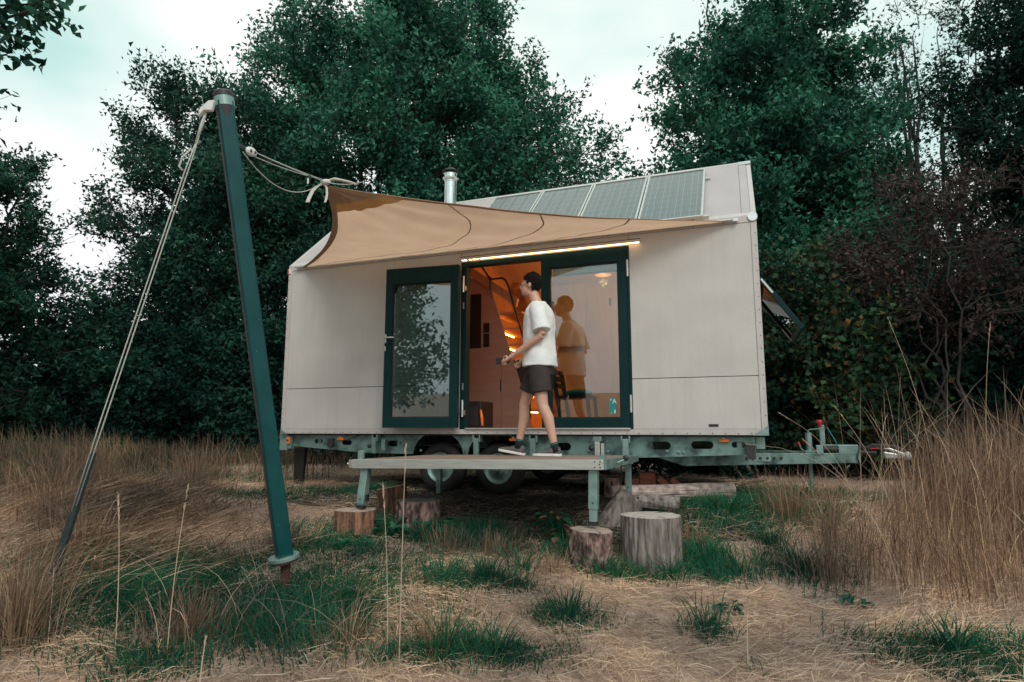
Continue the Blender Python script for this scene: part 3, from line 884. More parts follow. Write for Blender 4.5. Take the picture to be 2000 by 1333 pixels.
MB().prism([(-.02, .3, -.20), (.16, .3, -.20), (.13, .3, G(.1, .3) - .01), (.0, .3, G(.1, .3) - .01)], (0, .05, 0)).build('rear_mud_flap', M_BLACK, house)
hbox('junction_box', .70, .78, .05, .098, -.165, -.065, M_DARKM, bevel=.008)
MB().tube([(1.0, .06, -.08), (1.1, .05, -.05), (1.2, .06, -.01)], .006, 6).build('wiring', M_BLACK, house)
# hangers where the deck docks
for x, w in ((1.42, .05), (2.80, .06), (3.50, .06), (4.545, .065)):
    hbox('deck_hanger', x, x + w, -.01, .03, -.24, -.045, M_GALV)
    hbox('hanger_lug', x - .018, x - .002, .0, .09, -.09, -.012, M_GALV)
    hbox('hanger_lug', x + w + .002, x + w + .018, .0, .09, -.09, -.012, M_GALV)
hbox('drop_post', 4.245, 4.30, -.015, .03, -.30, -.075, M_ALU)
hbox('drop_post_head', 4.225, 4.32, -.018, .06, -.073, -.022, M_GALV)
hbox('drop_post_guide', 4.31, 4.342, .0, .06, -.22, -.095, M_ALU)
MB().ell((4.215, -.04, -.145), .03, .03, .03).build('clamp_knob', M_BLACK, house, smooth=True)
hbox('drop_post', 1.545, 1.60, .0, .05, -.20, -.07, M_GALV)
MB().ell((1.395, -.03, -.15), .026, .026, .026).build('clamp_knob', M_BLACK, house, smooth=True)
# wheels
wheel_src = None
for (wx, wy) in ((2.28, .17), (3.04, .17), (2.28, 2.12), (3.04, 2.12)):
    zc = -.405
    w = bpy.data.objects.new('wheel', None); COL.objects.link(w); w.parent = house; w.matrix_parent_inverse = house.matrix_basis.inverted()
    w.location = (wx, wy, zc)
    if wheel_src is None:
        tyre = MB().lathe([(.175, .10), (.175, .0), (.23, -.012), (.27, -.005), (.297, .03), (.302, .09), (.297, .15), (.27, .185), (.23, .19), (.175, .18)], (0, 0, 0), 'y', 40).build('tyre', M_RUBBER, None, smooth=True)
        rim = MB().lathe([(.182, .08), (.182, .0), (.178, -.012), (.168, -.010), (.160, .012), (.13, .022), (.118, .012), (.085, .008), (.078, -.004), (.055, -.006), (.05, -.014)], (0, 0, 0), 'y', 36).build('rim', M_GALV, None, smooth=True)
        hub = MB().lathe([(.036, -.010), (.034, -.045), (.024, -.05)], (0, 0, 0), 'y', 16).build('hub', M_GALV, None)
        for k in range(5):
            a = 2 * math.pi * k / 5
        nut = MB()
        for k in range(5):
            a = 2 * math.pi * k / 5 + .3
            nut.lathe([(.010, 0), (.010, -.018)], (.066 * math.cos(a), .004, .066 * math.sin(a)), 'y', 6)
        nut = nut.build('wheel_nuts', M_GALVD, None); kind(nut, 'stuff')
        wheel_src = (tyre, rim, hub, nut)
        for p in wheel_src: p.parent = w
    else:
        for p in wheel_src:
            c = p.copy(); COL.objects.link(c); c.parent = w
MB().tube([(2.28, .3, -.40), (2.28, 2.2, -.40)], .04, 10).build('axle', M_DARKM, house)
MB().tube([(3.04, .3, -.40), (3.04, 2.2, -.40)], .04, 10).build('axle', M_DARKM, house)
# drawbar (V), from both rails to the coupling
def drawbar(y0, y1):
    P = [(4.87, y0, -.24), (5.16, y0 + .0, -.335), (6.97, y1, -.312), (6.97, y1, -.205), (5.90, y0 + (y1 - y0) * .55, -.205), (5.86, y0 + (y1 - y0) * .5, -.202)]
    a = math.atan2(y1 - y0, 6.97 - 4.87)
    off = Vector((-math.sin(a), math.cos(a), 0)) * .06
    pts = []
    for (px, py, pz) in [(4.87, 0, -.205), (4.87, 0, -.235), (5.16, 0, -.335), (6.97, 0, -.312), (6.97, 0, -.205)]:
        pts.append((px, y0 + (y1 - y0) * (px - 4.87) / 2.1, pz))
    return MB().prism(pts, off).build('drawbar', M_GALVD if y0 < 1 else M_GALV, house, .004)
drawbar(.14, 1.16); drawbar(2.38, 1.36)
dbm = Matrix.Rotation(math.atan2(1.02, 2.1), 3, 'Z')
ddv = dbm @ Vector((1, 0, 0)); dnv = dbm @ Vector((0, -1, 0))
def dbp(s, z, o=0.0): return Vector((4.87, .14, z)) + ddv * s + dnv * o
bo = MB()
for s in (1.02, 1.09, 1.17, 1.25, 1.33, 1.41):
    c = dbp(s, -.255, .0)
    bo.tube([c, c + dnv * .012], .016, 8)
for s, z in ((.12, -.225), (.30, -.225)):
    c = dbp(s, z); bo.tube([c, c + dnv * .01], .012, 8)
kind(bo.build('drawbar_bolts', M_DARKM, house), 'stuff')
MB().obox(dbp(1.19, -.245, .004), .20, .004, .09, dbm).build('splice_plate', M_GALV, house, .004)
MB().obox(dbp(1.86, -.265, .002), .14, .004, .05, dbm).build('maker_plate', M_GALV, house, .006)
# nose: jockey jack, hand brake, coupling
ycl = 1.18
MB().obox((6.78, 1.26, -.165), .36, .14, .10).build('coupling_bed', M_GALV, house, .008)
jk = bpy.data.objects.new('jockey_jack', None); COL.objects.link(jk); jk.parent = house; jk.matrix_parent_inverse = house.matrix_basis.inverted()
jx, jy = 6.455, 1.12
MB().tube([(jx, jy, -.18), (jx, jy, .02)], .034, 14).build('outer_tube', M_GALV, jk)
MB().tube([(jx, jy, G(jx, jy) - .02), (jx, jy, -.18)], .024, 12).build('inner_tube', M_GALVD, jk)
MB().lathe([(.10, -.005), (.10, .005), (.03, .02)], (jx, jy, G(jx, jy)), 'z', 16).build('foot_plate', M_GALVD, jk)
MB().tube([(jx, jy, .02), (jx, jy, .045), (jx + .02, jy, .055), (jx + .11, jy, .062), (jx + .12, jy, .07), (jx + .12, jy, .10)], .007, 8).build('crank', M_GALV, jk, smooth=True)
MB().lathe([(.012, .085), (.022, .10), (.024, .12), (.030, .125), (.030, .155), (.024, .162)], (jx + .12, jy, 0), 'z', 14).build('crank_knob', M_RED, jk, smooth=True)
MB().obox((jx, jy - .03, -.215), .11, .06, .07).build('clamp', M_GALVD, jk, .006)
MB().tube([(jx - .05, jy - .04, -.19), (jx - .09, jy - .05, -.16), (jx - .10, jy - .05, -.12)], .007, 6).build('clamp_lever', M_GALV, jk)
MB().tube([(jx - .10, jy - .05, -.12), (jx - .115, jy - .05, -.085)], .012, 8).build('lever_grip', M_RED, jk)
MB().obox((6.60, 1.17, -.03), .055, .05, .27).build('hand_brake', M_GALV, house, .006)
MB().tube([(6.605, 1.17, .10), (6.63, 1.17, .17), (6.62, 1.17, .19)], [.014, .012, .008], 8).build('brake_grip', M_DARKM, house)
MB().tube([(6.625, 1.17, .13), (6.64, 1.16, .175)], .005, 6).build('release_rod', M_RED, house)
MB().tube([(6.655, 1.17, .08), (6.72, 1.16, -.05), (6.76, 1.16, -.15)], .006, 6).build('gas_strut', M_TEALC, house)
MB().tube([(6.60, 1.13, -.165), (6.75, 1.13, -.165)], .042, 14).build('damper', M_BLACK, house)
MB().obox((6.56, 1.13, -.165), .07, .08, .09).build('damper_bracket', M_GALV, house, .005)
MB().tube([(6.97, 1.26, -.20), (7.14, 1.26, -.20)], .03, 12).build('coupling_shaft', M_DARKM, house)
cp = MB().prism([(7.03, 1.22, -.14), (7.10, 1.22, -.10), (7.26, 1.22, -.105), (7.36, 1.22, -.13), (7.42, 1.22, -.165), (7.44, 1.22, -.20), (7.36, 1.22, -.205), (7.20, 1.22, -.17), (7.05, 1.22, -.175)], (0, .08, 0))
cp.build('coupling_handle', M_BLACK, house, .01)
MB().prism([(7.08, 1.215, -.16), (7.16, 1.215, -.155), (7.16, 1.215, -.145), (7.08, 1.215, -.15)], (0, .004, 0)).build('handle_lettering', M_RED, house)
MB().prism([(7.20, 1.21, -.185), (7.36, 1.21, -.21), (7.44, 1.21, -.25), (7.22, 1.21, -.265)], (0, .10, 0)).build('coupling_head', M_ALU, house, .012)
MB().lathe([(.040, -.055), (.045, -.02), (.045, .03), (.035, .05)], (7.43, 1.26, -.228), 'y', 18).build('coupling_ball_cap', M_WHITEP, house, smooth=True)
MB().prism([(7.20, 1.208, -.15), (7.27, 1.208, -.145), (7.40, 1.208, -.20), (7.41, 1.208, -.235), (7.36, 1.208, -.235), (7.28, 1.208, -.18)], (0, .10, 0)).build('coupling_lever', M_ALU, house, .008)
MB().tube([(6.95, 1.14, -.17), (6.93, 1.12, -.26), (6.96, 1.14, -.35), (7.02, 1.2, -.28), (7.06, 1.22, -.16), (6.98, 1.2, -.10)], .008, 6).build('breakaway_cable', M_BLACK, house, smooth=True)
hbox('body_vent', 5.44, 5.535, -.008, .0, .085, .110, M_BLACK, bevel=.004)

# ------------------------------------------------------------------ deck platform
DFR, DFL, DBR, DBL = Vector((4.70, -1.70, -.180)), Vector((2.38, -1.70, -.219)), Vector((4.70, -.10, -.212)), Vector((2.38, -.10, -.237))
deck = thing('deck_platform', 'low board deck in an aluminium frame before the doorway', 'deck', (3.54, -.9, -.95))
def dk(u, v, dz=0.0):
    return DFL.lerp(DFR, u).lerp(DBL.lerp(DBR, u), v) + Vector((0, 0, dz))
NP = 12
for i in range(NP):
    v0, v1 = .022 + (.956 * i) / NP, .022 + (.956 * (i + 1)) / NP - .004
    mb = MB()
    dz = random.uniform(-.001, .001)
    mb.add([dk(.012, v0, dz), dk(.988, v0, dz), dk(.988, v1, dz), dk(.012, v1, dz), dk(.012, v0, -.022), dk(.988, v0, -.022), dk(.988, v1, -.022), dk(.012, v1, -.022)],
           [(0, 1, 2, 3), (7, 6, 5, 4), (0, 4, 5, 1), (1, 5, 6, 2), (2, 6, 7, 3), (3, 7, 4, 0)])
    mb.build('plank', M_DECK, deck)
def dbeam(name, a, b, w, h, m, top=-.002):
    a, b = Vector(a), Vector(b)
    d = (b - a); s = Vector((-d.y, d.x, 0)).normalized() * w
    return MB().prism([a + Vector((0, 0, top)), a + s + Vector((0, 0, top)), a + s + Vector((0, 0, top - h)), a + Vector((0, 0, top - h))], d).build(name, m, deck, .003)
dbeam('front_beam', DFL + Vector((-.05, -.03, 0)), DFR + Vector((.012, -.03, 0)), .028, .082, M_ALU)
sb = MB().prism([DFR + Vector((.0, 0, 0)), DBR, DBR + Vector((0, 0, -.062)), DFR + Vector((.0, 0, -.084))], (.03, 0, 0)).build('side_beam', M_GALV, deck, .003)
MB().prism([DFL + Vector((.0, 0, 0)), DBL, DBL + Vector((0, 0, -.062)), DFL + Vector((.0, 0, -.084))], (-.03, 0, 0)).build('side_beam', M_GALV, deck, .003)
dbeam('back_beam', DBL, DBR, .03, .06, M_GALV)
for u in (.33, .66):
    MB().prism([dk(u, .03, -.024), dk(u, .97, -.024), dk(u, .97, -.07), dk(u, .03, -.07)], (.04, 0, 0)).build('joist', M_GALV, deck)
scr = MB()
for dx, dz in ((-.015, -.02), (-.015, -.065), (-.06, -.02), (-.06, -.065), (-.02, -.042)):
    scr.lathe([(.007, 0), (.006, -.004)], (DFR.x + dx, DFR.y - .03, DFR.z + dz), 'y', 6)
kind(scr.build('beam_screws', M_DARKM, deck), 'stuff')
MB().obox(DFR + Vector((.0, .0, .012)), .045, .04, .035).build('corner_post_stub', M_GALV, deck, .003)
MB().obox(DFL + Vector((.02, .01, .03)), .05, .04, .10).build('corner_post_stub', M_GALV, deck, .003)
MB().obox(DFL + Vector((-.065, -.017, -.042)), .03, .05, .075).build('beam_end_cap', M_STEEL, deck, .003)
MB().lathe([(.012, 0), (.012, -.03)], DFL + Vector((-.075, -.02, -.042)), 'x', 8).build('beam_end_bolt', M_STEEL, deck)
MB().tube([DFR + Vector((.03, .45, -.05)), DFR + Vector((.085, .50, -.022))], .006, 6).build('clamp_bolt', M_GALV, deck)
MB().ell(DFR + Vector((.095, .51, -.012)), .026, .026, .026).build('clamp_knob', M_BLACK, deck, smooth=True)
# legs: a sleeve with a sliding foot
def deckleg(top, bot, w=.075, split=.72, tilt=True):
    top, bot = Vector(top), Vector(bot)
    d = (bot - top)
    zax = -d.normalized(); xax = Vector((1, 0, 0)); xax = (xax - zax * xax.dot(zax)).normalized(); yax = zax.cross(xax)
    m = Matrix((xax, yax, zax)).transposed()
    c1 = top + d * (split / 2)
    lg = MB().obox(c1, w, w, d.length * split, m).build('leg', M_GALV, deck, .005)
    c2 = top + d * ((split + 1) / 2 - .015)
    MB().obox(c2, w * .84, w * .84, d.length * (1.03 - split), m).build('leg_foot', M_GALV, deck, .004)
    MB().obox(bot - d.normalized() * .014, w * .9, w * .9, .03, m).build('leg_pad', M_BLACK, deck, .003)
    h = top + d * (split - .12) - yax * (w / 2)
    MB().obox(h, .012, .006, .012, m).build('pin_hole', M_BLACK, deck)
deckleg((4.615, -1.655, -.265), (4.605, -1.655, -.705))
deckleg((2.44, -1.655, -.30), (2.425, -1.70, -.665), split=.90)
deckleg((4.63, -.16, -.27), (4.63, -.16, G(4.63, -.16) + .01), .06)
deckleg((2.44, -.16, -.29), (2.44, -.16, G(2.44, -.16) + .01), .06)
MB().box(2.462, 2.485, -1.70, -1.66, -.60, -.54).build('leg_knob', M_BLACK, deck, .004)

# ------------------------------------------------------------------ stumps and logs
def stump(name, label, x, y, zt, r, m_side, m_top, tiltx=0.0, tilty=0.0, seed=0, plates=.0, flare=.06, sy=1.0, cracks=0, group='log rounds round the deck'):
    zb = G(x, y) - .05
    h = zt - zb
    t = thing(name, label, 'stump', (x, y, zb), group)
    rr = random.Random(seed)
    n, m = (150, 20) if cracks else (120, 30)
    T = Matrix.Rotation(tiltx, 4, 'X') @ Matrix.Rotation(tilty, 4, 'Y')
    ph = [rr.uniform(0, 6.28) for _ in range(6)]
    crk = [(rr.uniform(0, 6.28), rr.uniform(.02, .16), rr.uniform(.045, .085)) for _ in range(cracks)]
    v, f = [], []
    for j in range(m + 1):
        fz = j / m
        for k in range(n):
            w = 2 * math.pi * k / n
            q = 1 + .035 * math.sin(2 * w + ph[0]) + .03 * math.sin(3 * w + ph[1]) + flare * (1 - fz) ** 3
            if plates:
                pv = mnoise.noise(Vector((math.cos(w) * 6 + seed, math.sin(w) * 6, fz * h * 13)))
                pv2 = mnoise.noise(Vector((math.cos(w) * 13 + seed, math.sin(w) * 13, fz * h * 22)))
                rg_ = 1 - abs(mnoise.noise(Vector((math.cos(w) * 8 + seed, math.sin(w) * 8, fz * h * 5)))) * 3.2
                q += plates * (pv + .6 * pv2) - plates * .9 * max(0.0, rg_) ** 3
            for cw_, cd_, cb_ in crk:
                dw = abs((w - cw_ + .03 * math.sin(fz * 5 + cd_ * 90) + math.pi) % (2 * math.pi) - math.pi)
                if dw < cb_:
                    q -= cd_ * (1 - dw / cb_) * min(1.0, .25 + fz)
            p = T @ Vector((r * q * math.cos(w), r * sy * q * math.sin(w), fz * h))
            v.append(p + Vector((x, y, zb)))
        if j < m:
            for k in range(n):
                f.append((j * n + k, j * n + (k + 1) % n, (j + 1) * n + (k + 1) % n, (j + 1) * n + k))
    sd = MB().add(v, f).build('bark' if plates else 'side', m_side, t, smooth=not plates)
    # sawn end, a shade inside the rim, with a rough face
    top = v[m * n:]
    c = sum((Vector(p) for p in top), Vector()) / n
    vv = [Vector(p) for p in top]; ff = []
    K = 7
    for a in range(1, K):
        for k in range(n):
            q = Vector(top[k]).lerp(c, a / K)
            q.z += .004 * mnoise.noise(Vector(q) * 30)
            vv.append(q)
    vv.append(c)
    for a in range(K - 1):
        for k in range(n):
            ff.append((a * n + k, a * n + (k + 1) % n, (a + 1) * n + (k + 1) % n, (a + 1) * n + k))
    for k in range(n):
        ff.append(((K - 1) * n + k, (K - 1) * n + (k + 1) % n, len(vv) - 1))
    tp = MB().add(vv, ff).build('sawn_top', m_top, t)
    # drying checks running in from the rim
    for q_ in range(rr.randint(3, 6)):
        k0 = rr.randrange(n); e0 = Vector(top[k0]); e1 = e0.lerp(c, rr.uniform(.35, .95))
        sd_ = (e1 - e0).cross(Vector((0, 0, 1))).normalized() * .004
        up_ = Vector((0, 0, .0055))
        MB().prism([e0 + sd_ + up_, e0 - sd_ + up_, e1 + up_], (0, 0, .0008)).build('drying_check', M_CRACK, tp)
    return t

stump('stump', 'brown stripped log round under the left deck leg', 2.385, -1.72, -.675, .185, M_STRIP, M_CUT, seed=3, plates=.045, flare=.16)
stump('stump', 'tall leaning log round behind the left deck leg', 2.29, -.86, -.545, .16, M_STRIP, M_CUT, tiltx=R(2), tilty=R(-11), seed=5, plates=.05, flare=.05)
stump('stump', 'dark barked log round with damp grey top right of the left deck leg', 2.76, -1.24, -.625, .205, M_BARK, M_CUTD, seed=8, plates=.07, flare=.10)
stump('stump', 'rough barked log round under the right deck leg', 4.585, -1.70, -.735, .165, M_BARK, M_CUT, seed=11, plates=.11, flare=.06, tilty=R(3))
big = stump('stump', 'big grey chopping block split by deep cracks right of the deck', 5.03, -1.40, -.640, .235, M_BARKG, M_CUTG, seed=14, flare=.07, cracks=13, plates=.02)
dk_ = stump('stump', 'dark short log round standing under the right deck corner', 4.34, .46, -.49, .10, M_BARK, M_CUTD, seed=19, plates=.06)


def log(name, label, a, b, r0, r1, m_side, m_top, seed=0, plates=.05, half=False, group='logs lying by the deck'):
    a, b = Vector(a), Vector(b)
    t = thing(name, label, 'log', tuple(a.lerp(b, .5) - Vector((0, 0, r0))), group)
    d = b - a; n, m = 40, 26
    zx = d.normalized(); s = zx.cross(Vector((0, 0, 1))).normalized(); u = s.cross(zx)
    v, f = [], []
    for j in range(m + 1):
        q0 = j / m; r = r0 + (r1 - r0) * q0
        for k in range(n):
            w = 2 * math.pi * k / n
            nn = mnoise.noise(Vector((math.cos(w) * 4 + seed, math.sin(w) * 4, q0 * d.length * 5)))
            q = 1 + plates * nn + .04 * math.sin(2 * w + seed)
            uu = math.sin(w)
            if half and uu < -.05:
                uu = -.05
            v.append(a + d * q0 + s * (r * q * math.cos(w)) + u * (r * q * uu))
        if j < m:
            for k in range(n):
                f.append((j * n + k, j * n + (k + 1) % n, (j + 1) * n + (k + 1) % n, (j + 1) * n + k))
    MB().add(v, f).build('bark', m_side, t)
    for ring in (v[:n], v[m * n:]):
        MB().add(ring, [tuple(range(n))]).build('sawn_end', m_top, t)
    return t

log('log', 'long pale log lying in the grass behind the chopping block', (4.40, .07, -.625), (5.63, .53, -.60), .075, .095, M_LOGP, M_CUTG, 2, .14)
log('log', 'grey half log leaning on end behind the deck leg', (4.50, -.72, -.92), (4.74, -.60, -.58), .15, .14, M_BARKG, M_CUTG, 6, .06)
log('log', 'short grey log lying between chopping block and grass', (4.78, -.44, -.635), (5.16, -.40, -.665), .075, .07, M_BARKG, M_CUTG, 9, .12)

# ribbed terracotta bricks under the trailer
def brick(label, x, y, z, rz, ry=0.0, sc=1.0):
    t = bpy.data.objects.new('brick', None)
    COL.objects.link(t)
    tag(t, label, 'brick', 'bricks under the trailer')
    prof = []
    L2, h = .09 * sc, .064 * sc
    pts = [(-.5, 0), (.5, 0)]
    # side profile with two grooves in each long face
    pr = [(-1, -.5), (-.93, -.42), (-1, -.34), (-1, -.1), (-.93, 0), (-1, .1), (-1, .34), (-.93, .42), (-1, .5)]
    poly = [(px * L2, 0, pz * h) for px, pz in pr] + [(-px * L2, 0, pz * h) for px, pz in pr[::-1]]
    o = MB().prism(poly, (0, .13 * sc, 0)).build('brick', M_BRICK, None, .002)
    me = o.data
    bpy.data.objects.remove(t)
    tag(o, label, 'brick', 'bricks under the trailer')
    o.location = (x, y, z); o.rotation_euler = (0, ry, rz)
    return o
gb = G(4.7, .66)
for bx_, lb_ in ((4.52, 'terracotta brick on the ground at the left end of the row'), (4.71, 'terracotta brick on the ground under the brick stack'),
                 (4.905, 'terracotta brick on the ground under the leaning brick'), (5.10, 'terracotta brick on the ground at the right end of the row')):
    brick(lb_, bx_, .67, gb + .032, R(random.uniform(-5, 5)))
gb += .067
brick('topmost terracotta brick of the stack under the trailer', 4.70, .66, gb + .165, R(8))
brick('middle terracotta brick of the stack under the trailer', 4.705, .67, gb + .0985, R(3))
brick('lowest terracotta brick of the stack under the trailer', 4.71, .66, gb + .032, R(10))
brick('terracotta brick leaning on the right of the brick stack', 4.90, .64, gb + .085, R(6), R(38))
brick('terracotta brick tilted at the right end of the brick row', 5.03, .70, gb + .075, R(4), R(40), .95)
brick('upper terracotta brick left of the brick stack', 4.515, .66, gb + .0985, R(-6))
brick('lower terracotta brick left of the brick stack', 4.52, .65, gb + .032, R(-2))

# ------------------------------------------------------------------ mast, guy and tackle
mast = thing('mast_pole', 'dark teal steel mast leaning left in front of the house', 'mast', (2.905, -3.265, -1.03))
mb0, mt0 = Vector((2.906, -3.28, -.775)), Vector((2.612, -3.746, 2.24))
md = (mt0 - mb0); mz = md.normalized()
mx_ = Vector((math.cos(.36), math.sin(.36), 0)); mx_ = (mx_ - mz * mx_.dot(mz)).normalized(); my_ = mz.cross(mx_)
MM = Matrix((mx_, my_, mz)).transposed()
def mastpt(s, ox=0, oy=0): return mb0 + mz * s + mx_ * ox + my_ * oy
# hollow profile: rounded square turned so that one flat faces the camera
prof = []
hw, rc = .0505, .014
for cx_, cy_, a0 in ((1, 1, 0), (-1, 1, 90), (-1, -1, 180), (1, -1, 270)):
    for k in range(5):
        a = R(a0 + 22.5 * k)
        prof.append((cx_ * (hw - rc) + rc * math.cos(a), cy_ * (hw - rc) + rc * math.sin(a)))
a_ = R(33)
prof = [(px * math.cos(a_) - py * math.sin(a_), px * math.sin(a_) + py * math.cos(a_)) for px, py in prof]
MB().prism([mastpt(0, px, py) for px, py in prof], md).build('tube', M_MAST, mast)
MB().prism([mastpt(0.02, px * .22 - .047 * math.cos(a_), py * .22 - .047 * math.sin(a_)) for px, py in prof], md * .985).build('track_groove', M_DARKM, mast)
cl = MB()
for s0, s1, r_ in ((md.length - .03, md.length + .035, .064),):
    cl.tube([mastpt(s0), mastpt(s1)], r_, 28)
cl.build('collar', M_GALV, mast)
MB().tube([mastpt(md.length + .036), mastpt(md.length + .066), mastpt(md.length + .078)], [.067, .067, .055], 28).build('cap', M_BLACK, mast)
MB().tube([mastpt(md.length - .10), mastpt(md.length - .031)], [.052, .063], 24).build('mouth', M_DARKM, mast)
MB().tube([mastpt(-.014, -.005), mastpt(.012, -.005)], .098, 26).build('base_plate', M_GALV, mast, .003)
MB().tube([mastpt(-.03, -.005), mastpt(-.0145, -.005)], .09, 26).build('base_plate_underside', M_RUST, mast, .003)
ft = Vector((2.905, -3.265, -1.06))
MB().prism([mastpt(-.03, -.025, -.02), mastpt(-.03, .03, -.02), ft + Vector((.032, 0, 0)), ft + Vector((-.024, 0, 0))], my_ * .04).build('foot_bar', M_RUST, mast)

chips = MB()
fn = (mx_ * math.sin(a_) - my_ * math.cos(a_)); fx2 = mx_ * math.cos(a_) + my_ * math.sin(a_)
for k in range(7):
    c = mb0 + mz * random.uniform(.05, md.length - .1) + fn * .0508 + fx2 * random.uniform(-.035, .035)
    l, w = random.uniform(.003, .010), random.uniform(.0006, .0014)
    q = (mz * random.uniform(.3, 1) + fx2 * random.uniform(-.8, .8)).normalized(); r_ = q.cross(fn)
    chips.add([c - q * l, c + r_ * w, c + q * l, c - r_ * w], [(0, 1, 2, 3)])
kind(chips.build('paint_chips', M_GALVD, mast), 'stuff')

def sag(a, b, drop, n=14):
    a, b = Vector(a), Vector(b)
    return [a.lerp(b, i / n) - Vector((0, 0, drop * 4 * (i / n) * (1 - i / n))) for i in range(n + 1)]

guy = thing('guy_rope', 'grey doubled guy rope from the mast top to a dark strap staked left', 'rope', (1.40, -3.77, -.98))
g_top, g_mid, g_bot = Vector((2.575, -3.84, 2.19)), Vector((1.80, -3.80, .14)), Vector((1.392, -3.777, -.985))
dirg = (g_bot - g_top).normalized()
sideg = Vector((.93, .35, .33)).normalized()
g_a = g_top + dirg * .05
MB().tube([g_a, g_a + dirg * .30 + sideg * .012, g_mid + sideg * .02, g_top.lerp(g_bot, .83) + sideg * .01], .0042, 7).build('rope', M_ROPE, guy, smooth=True)
MB().tube([g_a + dirg * .22, g_a + dirg * .4 - sideg * .012, g_mid - sideg * .012, g_top.lerp(g_bot, .84) - sideg * .012], .0042, 7).build('rope', M_ROPE, guy, smooth=True)
MB().tube([g_a + dirg * .25 - sideg * .02, g_a + dirg * .30 - sideg * .065, g_a + dirg * .36 - sideg * .068, g_a + dirg * .40 - sideg * .03], .007, 7).build('rope_loop', M_ROPE, guy, smooth=True)
m_g = Matrix((sideg, dirg.cross(sideg), dirg)).transposed()
MB().prism([g_top + sideg * .055 + dirg * .0, g_top + sideg * .06 + dirg * .075, g_top - sideg * .0 + dirg * .055, g_top - sideg * .03 + dirg * .09, g_top - sideg * .035 + dirg * .03, g_top + sideg * .01 - dirg * .01], Vector((.01, -.03, 0))).build('cleat', M_WHITEP, guy, .006)
MB().tube([g_a, g_a + dirg * .10, g_a + dirg * .22], [.008, .012, .006], 8).build('splice', M_ROPE, guy, smooth=True)
sa, sb_ = g_top.lerp(g_bot, .72), g_bot + Vector((-.01, 0, -.02))
str_ = MB()
wdt = [.012, .016, .022, .026, .030, .024]
pts = [sa.lerp(sb_, i / 5) for i in range(6)]
str_.add([p + sideg * w for p, w in zip(pts, wdt)] + [p - sideg * w for p, w in zip(pts, wdt)] + [p + sideg * w + Vector((0, .02, 0)) for p, w in zip(pts, wdt)] + [p - sideg * w + Vector((0, .02, 0)) for p, w in zip(pts, wdt)],
         [(i, i + 1, 7 + i, 6 + i) for i in range(5)] + [(12 + i, 18 + i, 19 + i, 13 + i) for i in range(5)] + [(i, 12 + i, 13 + i, i + 1) for i in range(5)] + [(6 + i, 7 + i, 19 + i, 18 + i) for i in range(5)] + [(0, 6, 18, 12), (5, 17, 23, 11)])
str_.build('strap', M_STRAP, guy)
MB().tube([g_bot + Vector((.02, 0, .10)), g_bot + Vector((.015, -.01, -.05))], .012, 8).build('stake', M_STRAP, guy)
MB().tube([g_bot + Vector((.03, -.02, .06)), g_bot + Vector((.045, -.02, .10)), g_bot + Vector((.02, -.02, .11)), g_bot + Vector((.0, -.02, .04))], .004, 6).build('hook', M_ALU, guy)

# shade sail
SA, SB, ST = Vector((.23, -.03, 2.243)), Vector((5.78, -.03, 2.226)), Vector((2.34, -2.33, 2.242))
sail = thing('shade_sail', 'sand coloured canvas shade sail stretched from the eaves towards the mast', 'shade sail', (.23, -.03, 2.24))
cen = (SA + SB + ST) / 3
def quad(a, b, c, t): return a * ((1 - t) ** 2) + b * (2 * t * (1 - t)) + c * (t * t)
cAT = SA.lerp(ST, .42) + (cen - SA.lerp(ST, .42)) * .30 + Vector((0, 0, -.02))
cBT = SB.lerp(ST, .5) + (cen - SB.lerp(ST, .5)) * .30 + Vector((0, 0, -.07))
def sailpt(s, r, off=0.0):
    a, b = quad(SA, cAT, ST, r), quad(SB, cBT, ST, r)
    p = a.lerp(b, s)
    p.z -= .16 * math.sin(math.pi * min(1, r)) * math.sin(math.pi * s) 
    # pull creases running out of the tack corner and a slack pocket by the left edge
    p.z += .020 * math.sin(30 * s + 4 * r) * (r ** 2) * (1 - r) * 3
    p.z += .006 * math.sin(70 * s + 2 * math.sin(9 * r)) * math.exp(-(r / .25) ** 2) * min(1, r * 14)
    p.z += .010 * mnoise.noise(Vector((s * 9, r * 7, 2.0))) * min(1, r * 8)
    p.z -= .07 * math.exp(-((s - .13) / .10) ** 2 - ((r - .62) / .16) ** 2)
    p.z += off
    return p
NS, NR = 90, 46
vv, ff = [], []
for j in range(NR + 1):
    r = j / NR * .985
    for i in range(NS + 1):
        vv.append(sailpt(i / NS, r))
for j in range(NR):
    for i in range(NS):
        a = j * (NS + 1) + i
        ff.append((a, a + 1, a + NS + 2, a + NS + 1))
so = MB().add(vv, ff).build('canvas', M_SAIL, sail, smooth=True)
def sail_strip(name, fpts, fpts2, m, off):
    a = [sailpt(*q, off) for q in fpts]; b = [sailpt(*q, off) for q in fpts2]
    n = len(a)
    v = a + b + [p + Vector((0, 0, .003)) for p in a] + [p + Vector((0, 0, .003)) for p in b]
    f = [(i, i + 1, n + i + 1, n + i) for i in range(n - 1)] + [(2 * n + i, 3 * n + i, 3 * n + i + 1, 2 * n + i + 1) for i in range(n - 1)]
    f += [(i, 2 * n + i, 2 * n + i + 1, i + 1) for i in range(n - 1)] + [(n + i, n + i + 1, 3 * n + i + 1, 3 * n + i) for i in range(n - 1)]
    return MB().add(v, f).build(name, m, sail, smooth=False)
K = 60
rs = [i / K * .985 for i in range(K + 1)]
def wid(w, r):            # constant width in metres across the narrowing triangle
    l = (quad(SB, cBT, ST, r) - quad(SA, cAT, ST, r)).length
    return min(.48, w / max(l, .05))
sail_strip('hem', [(0, r) for r in rs], [(wid(.075, r), r) for r in rs], M_HEM, -.005)
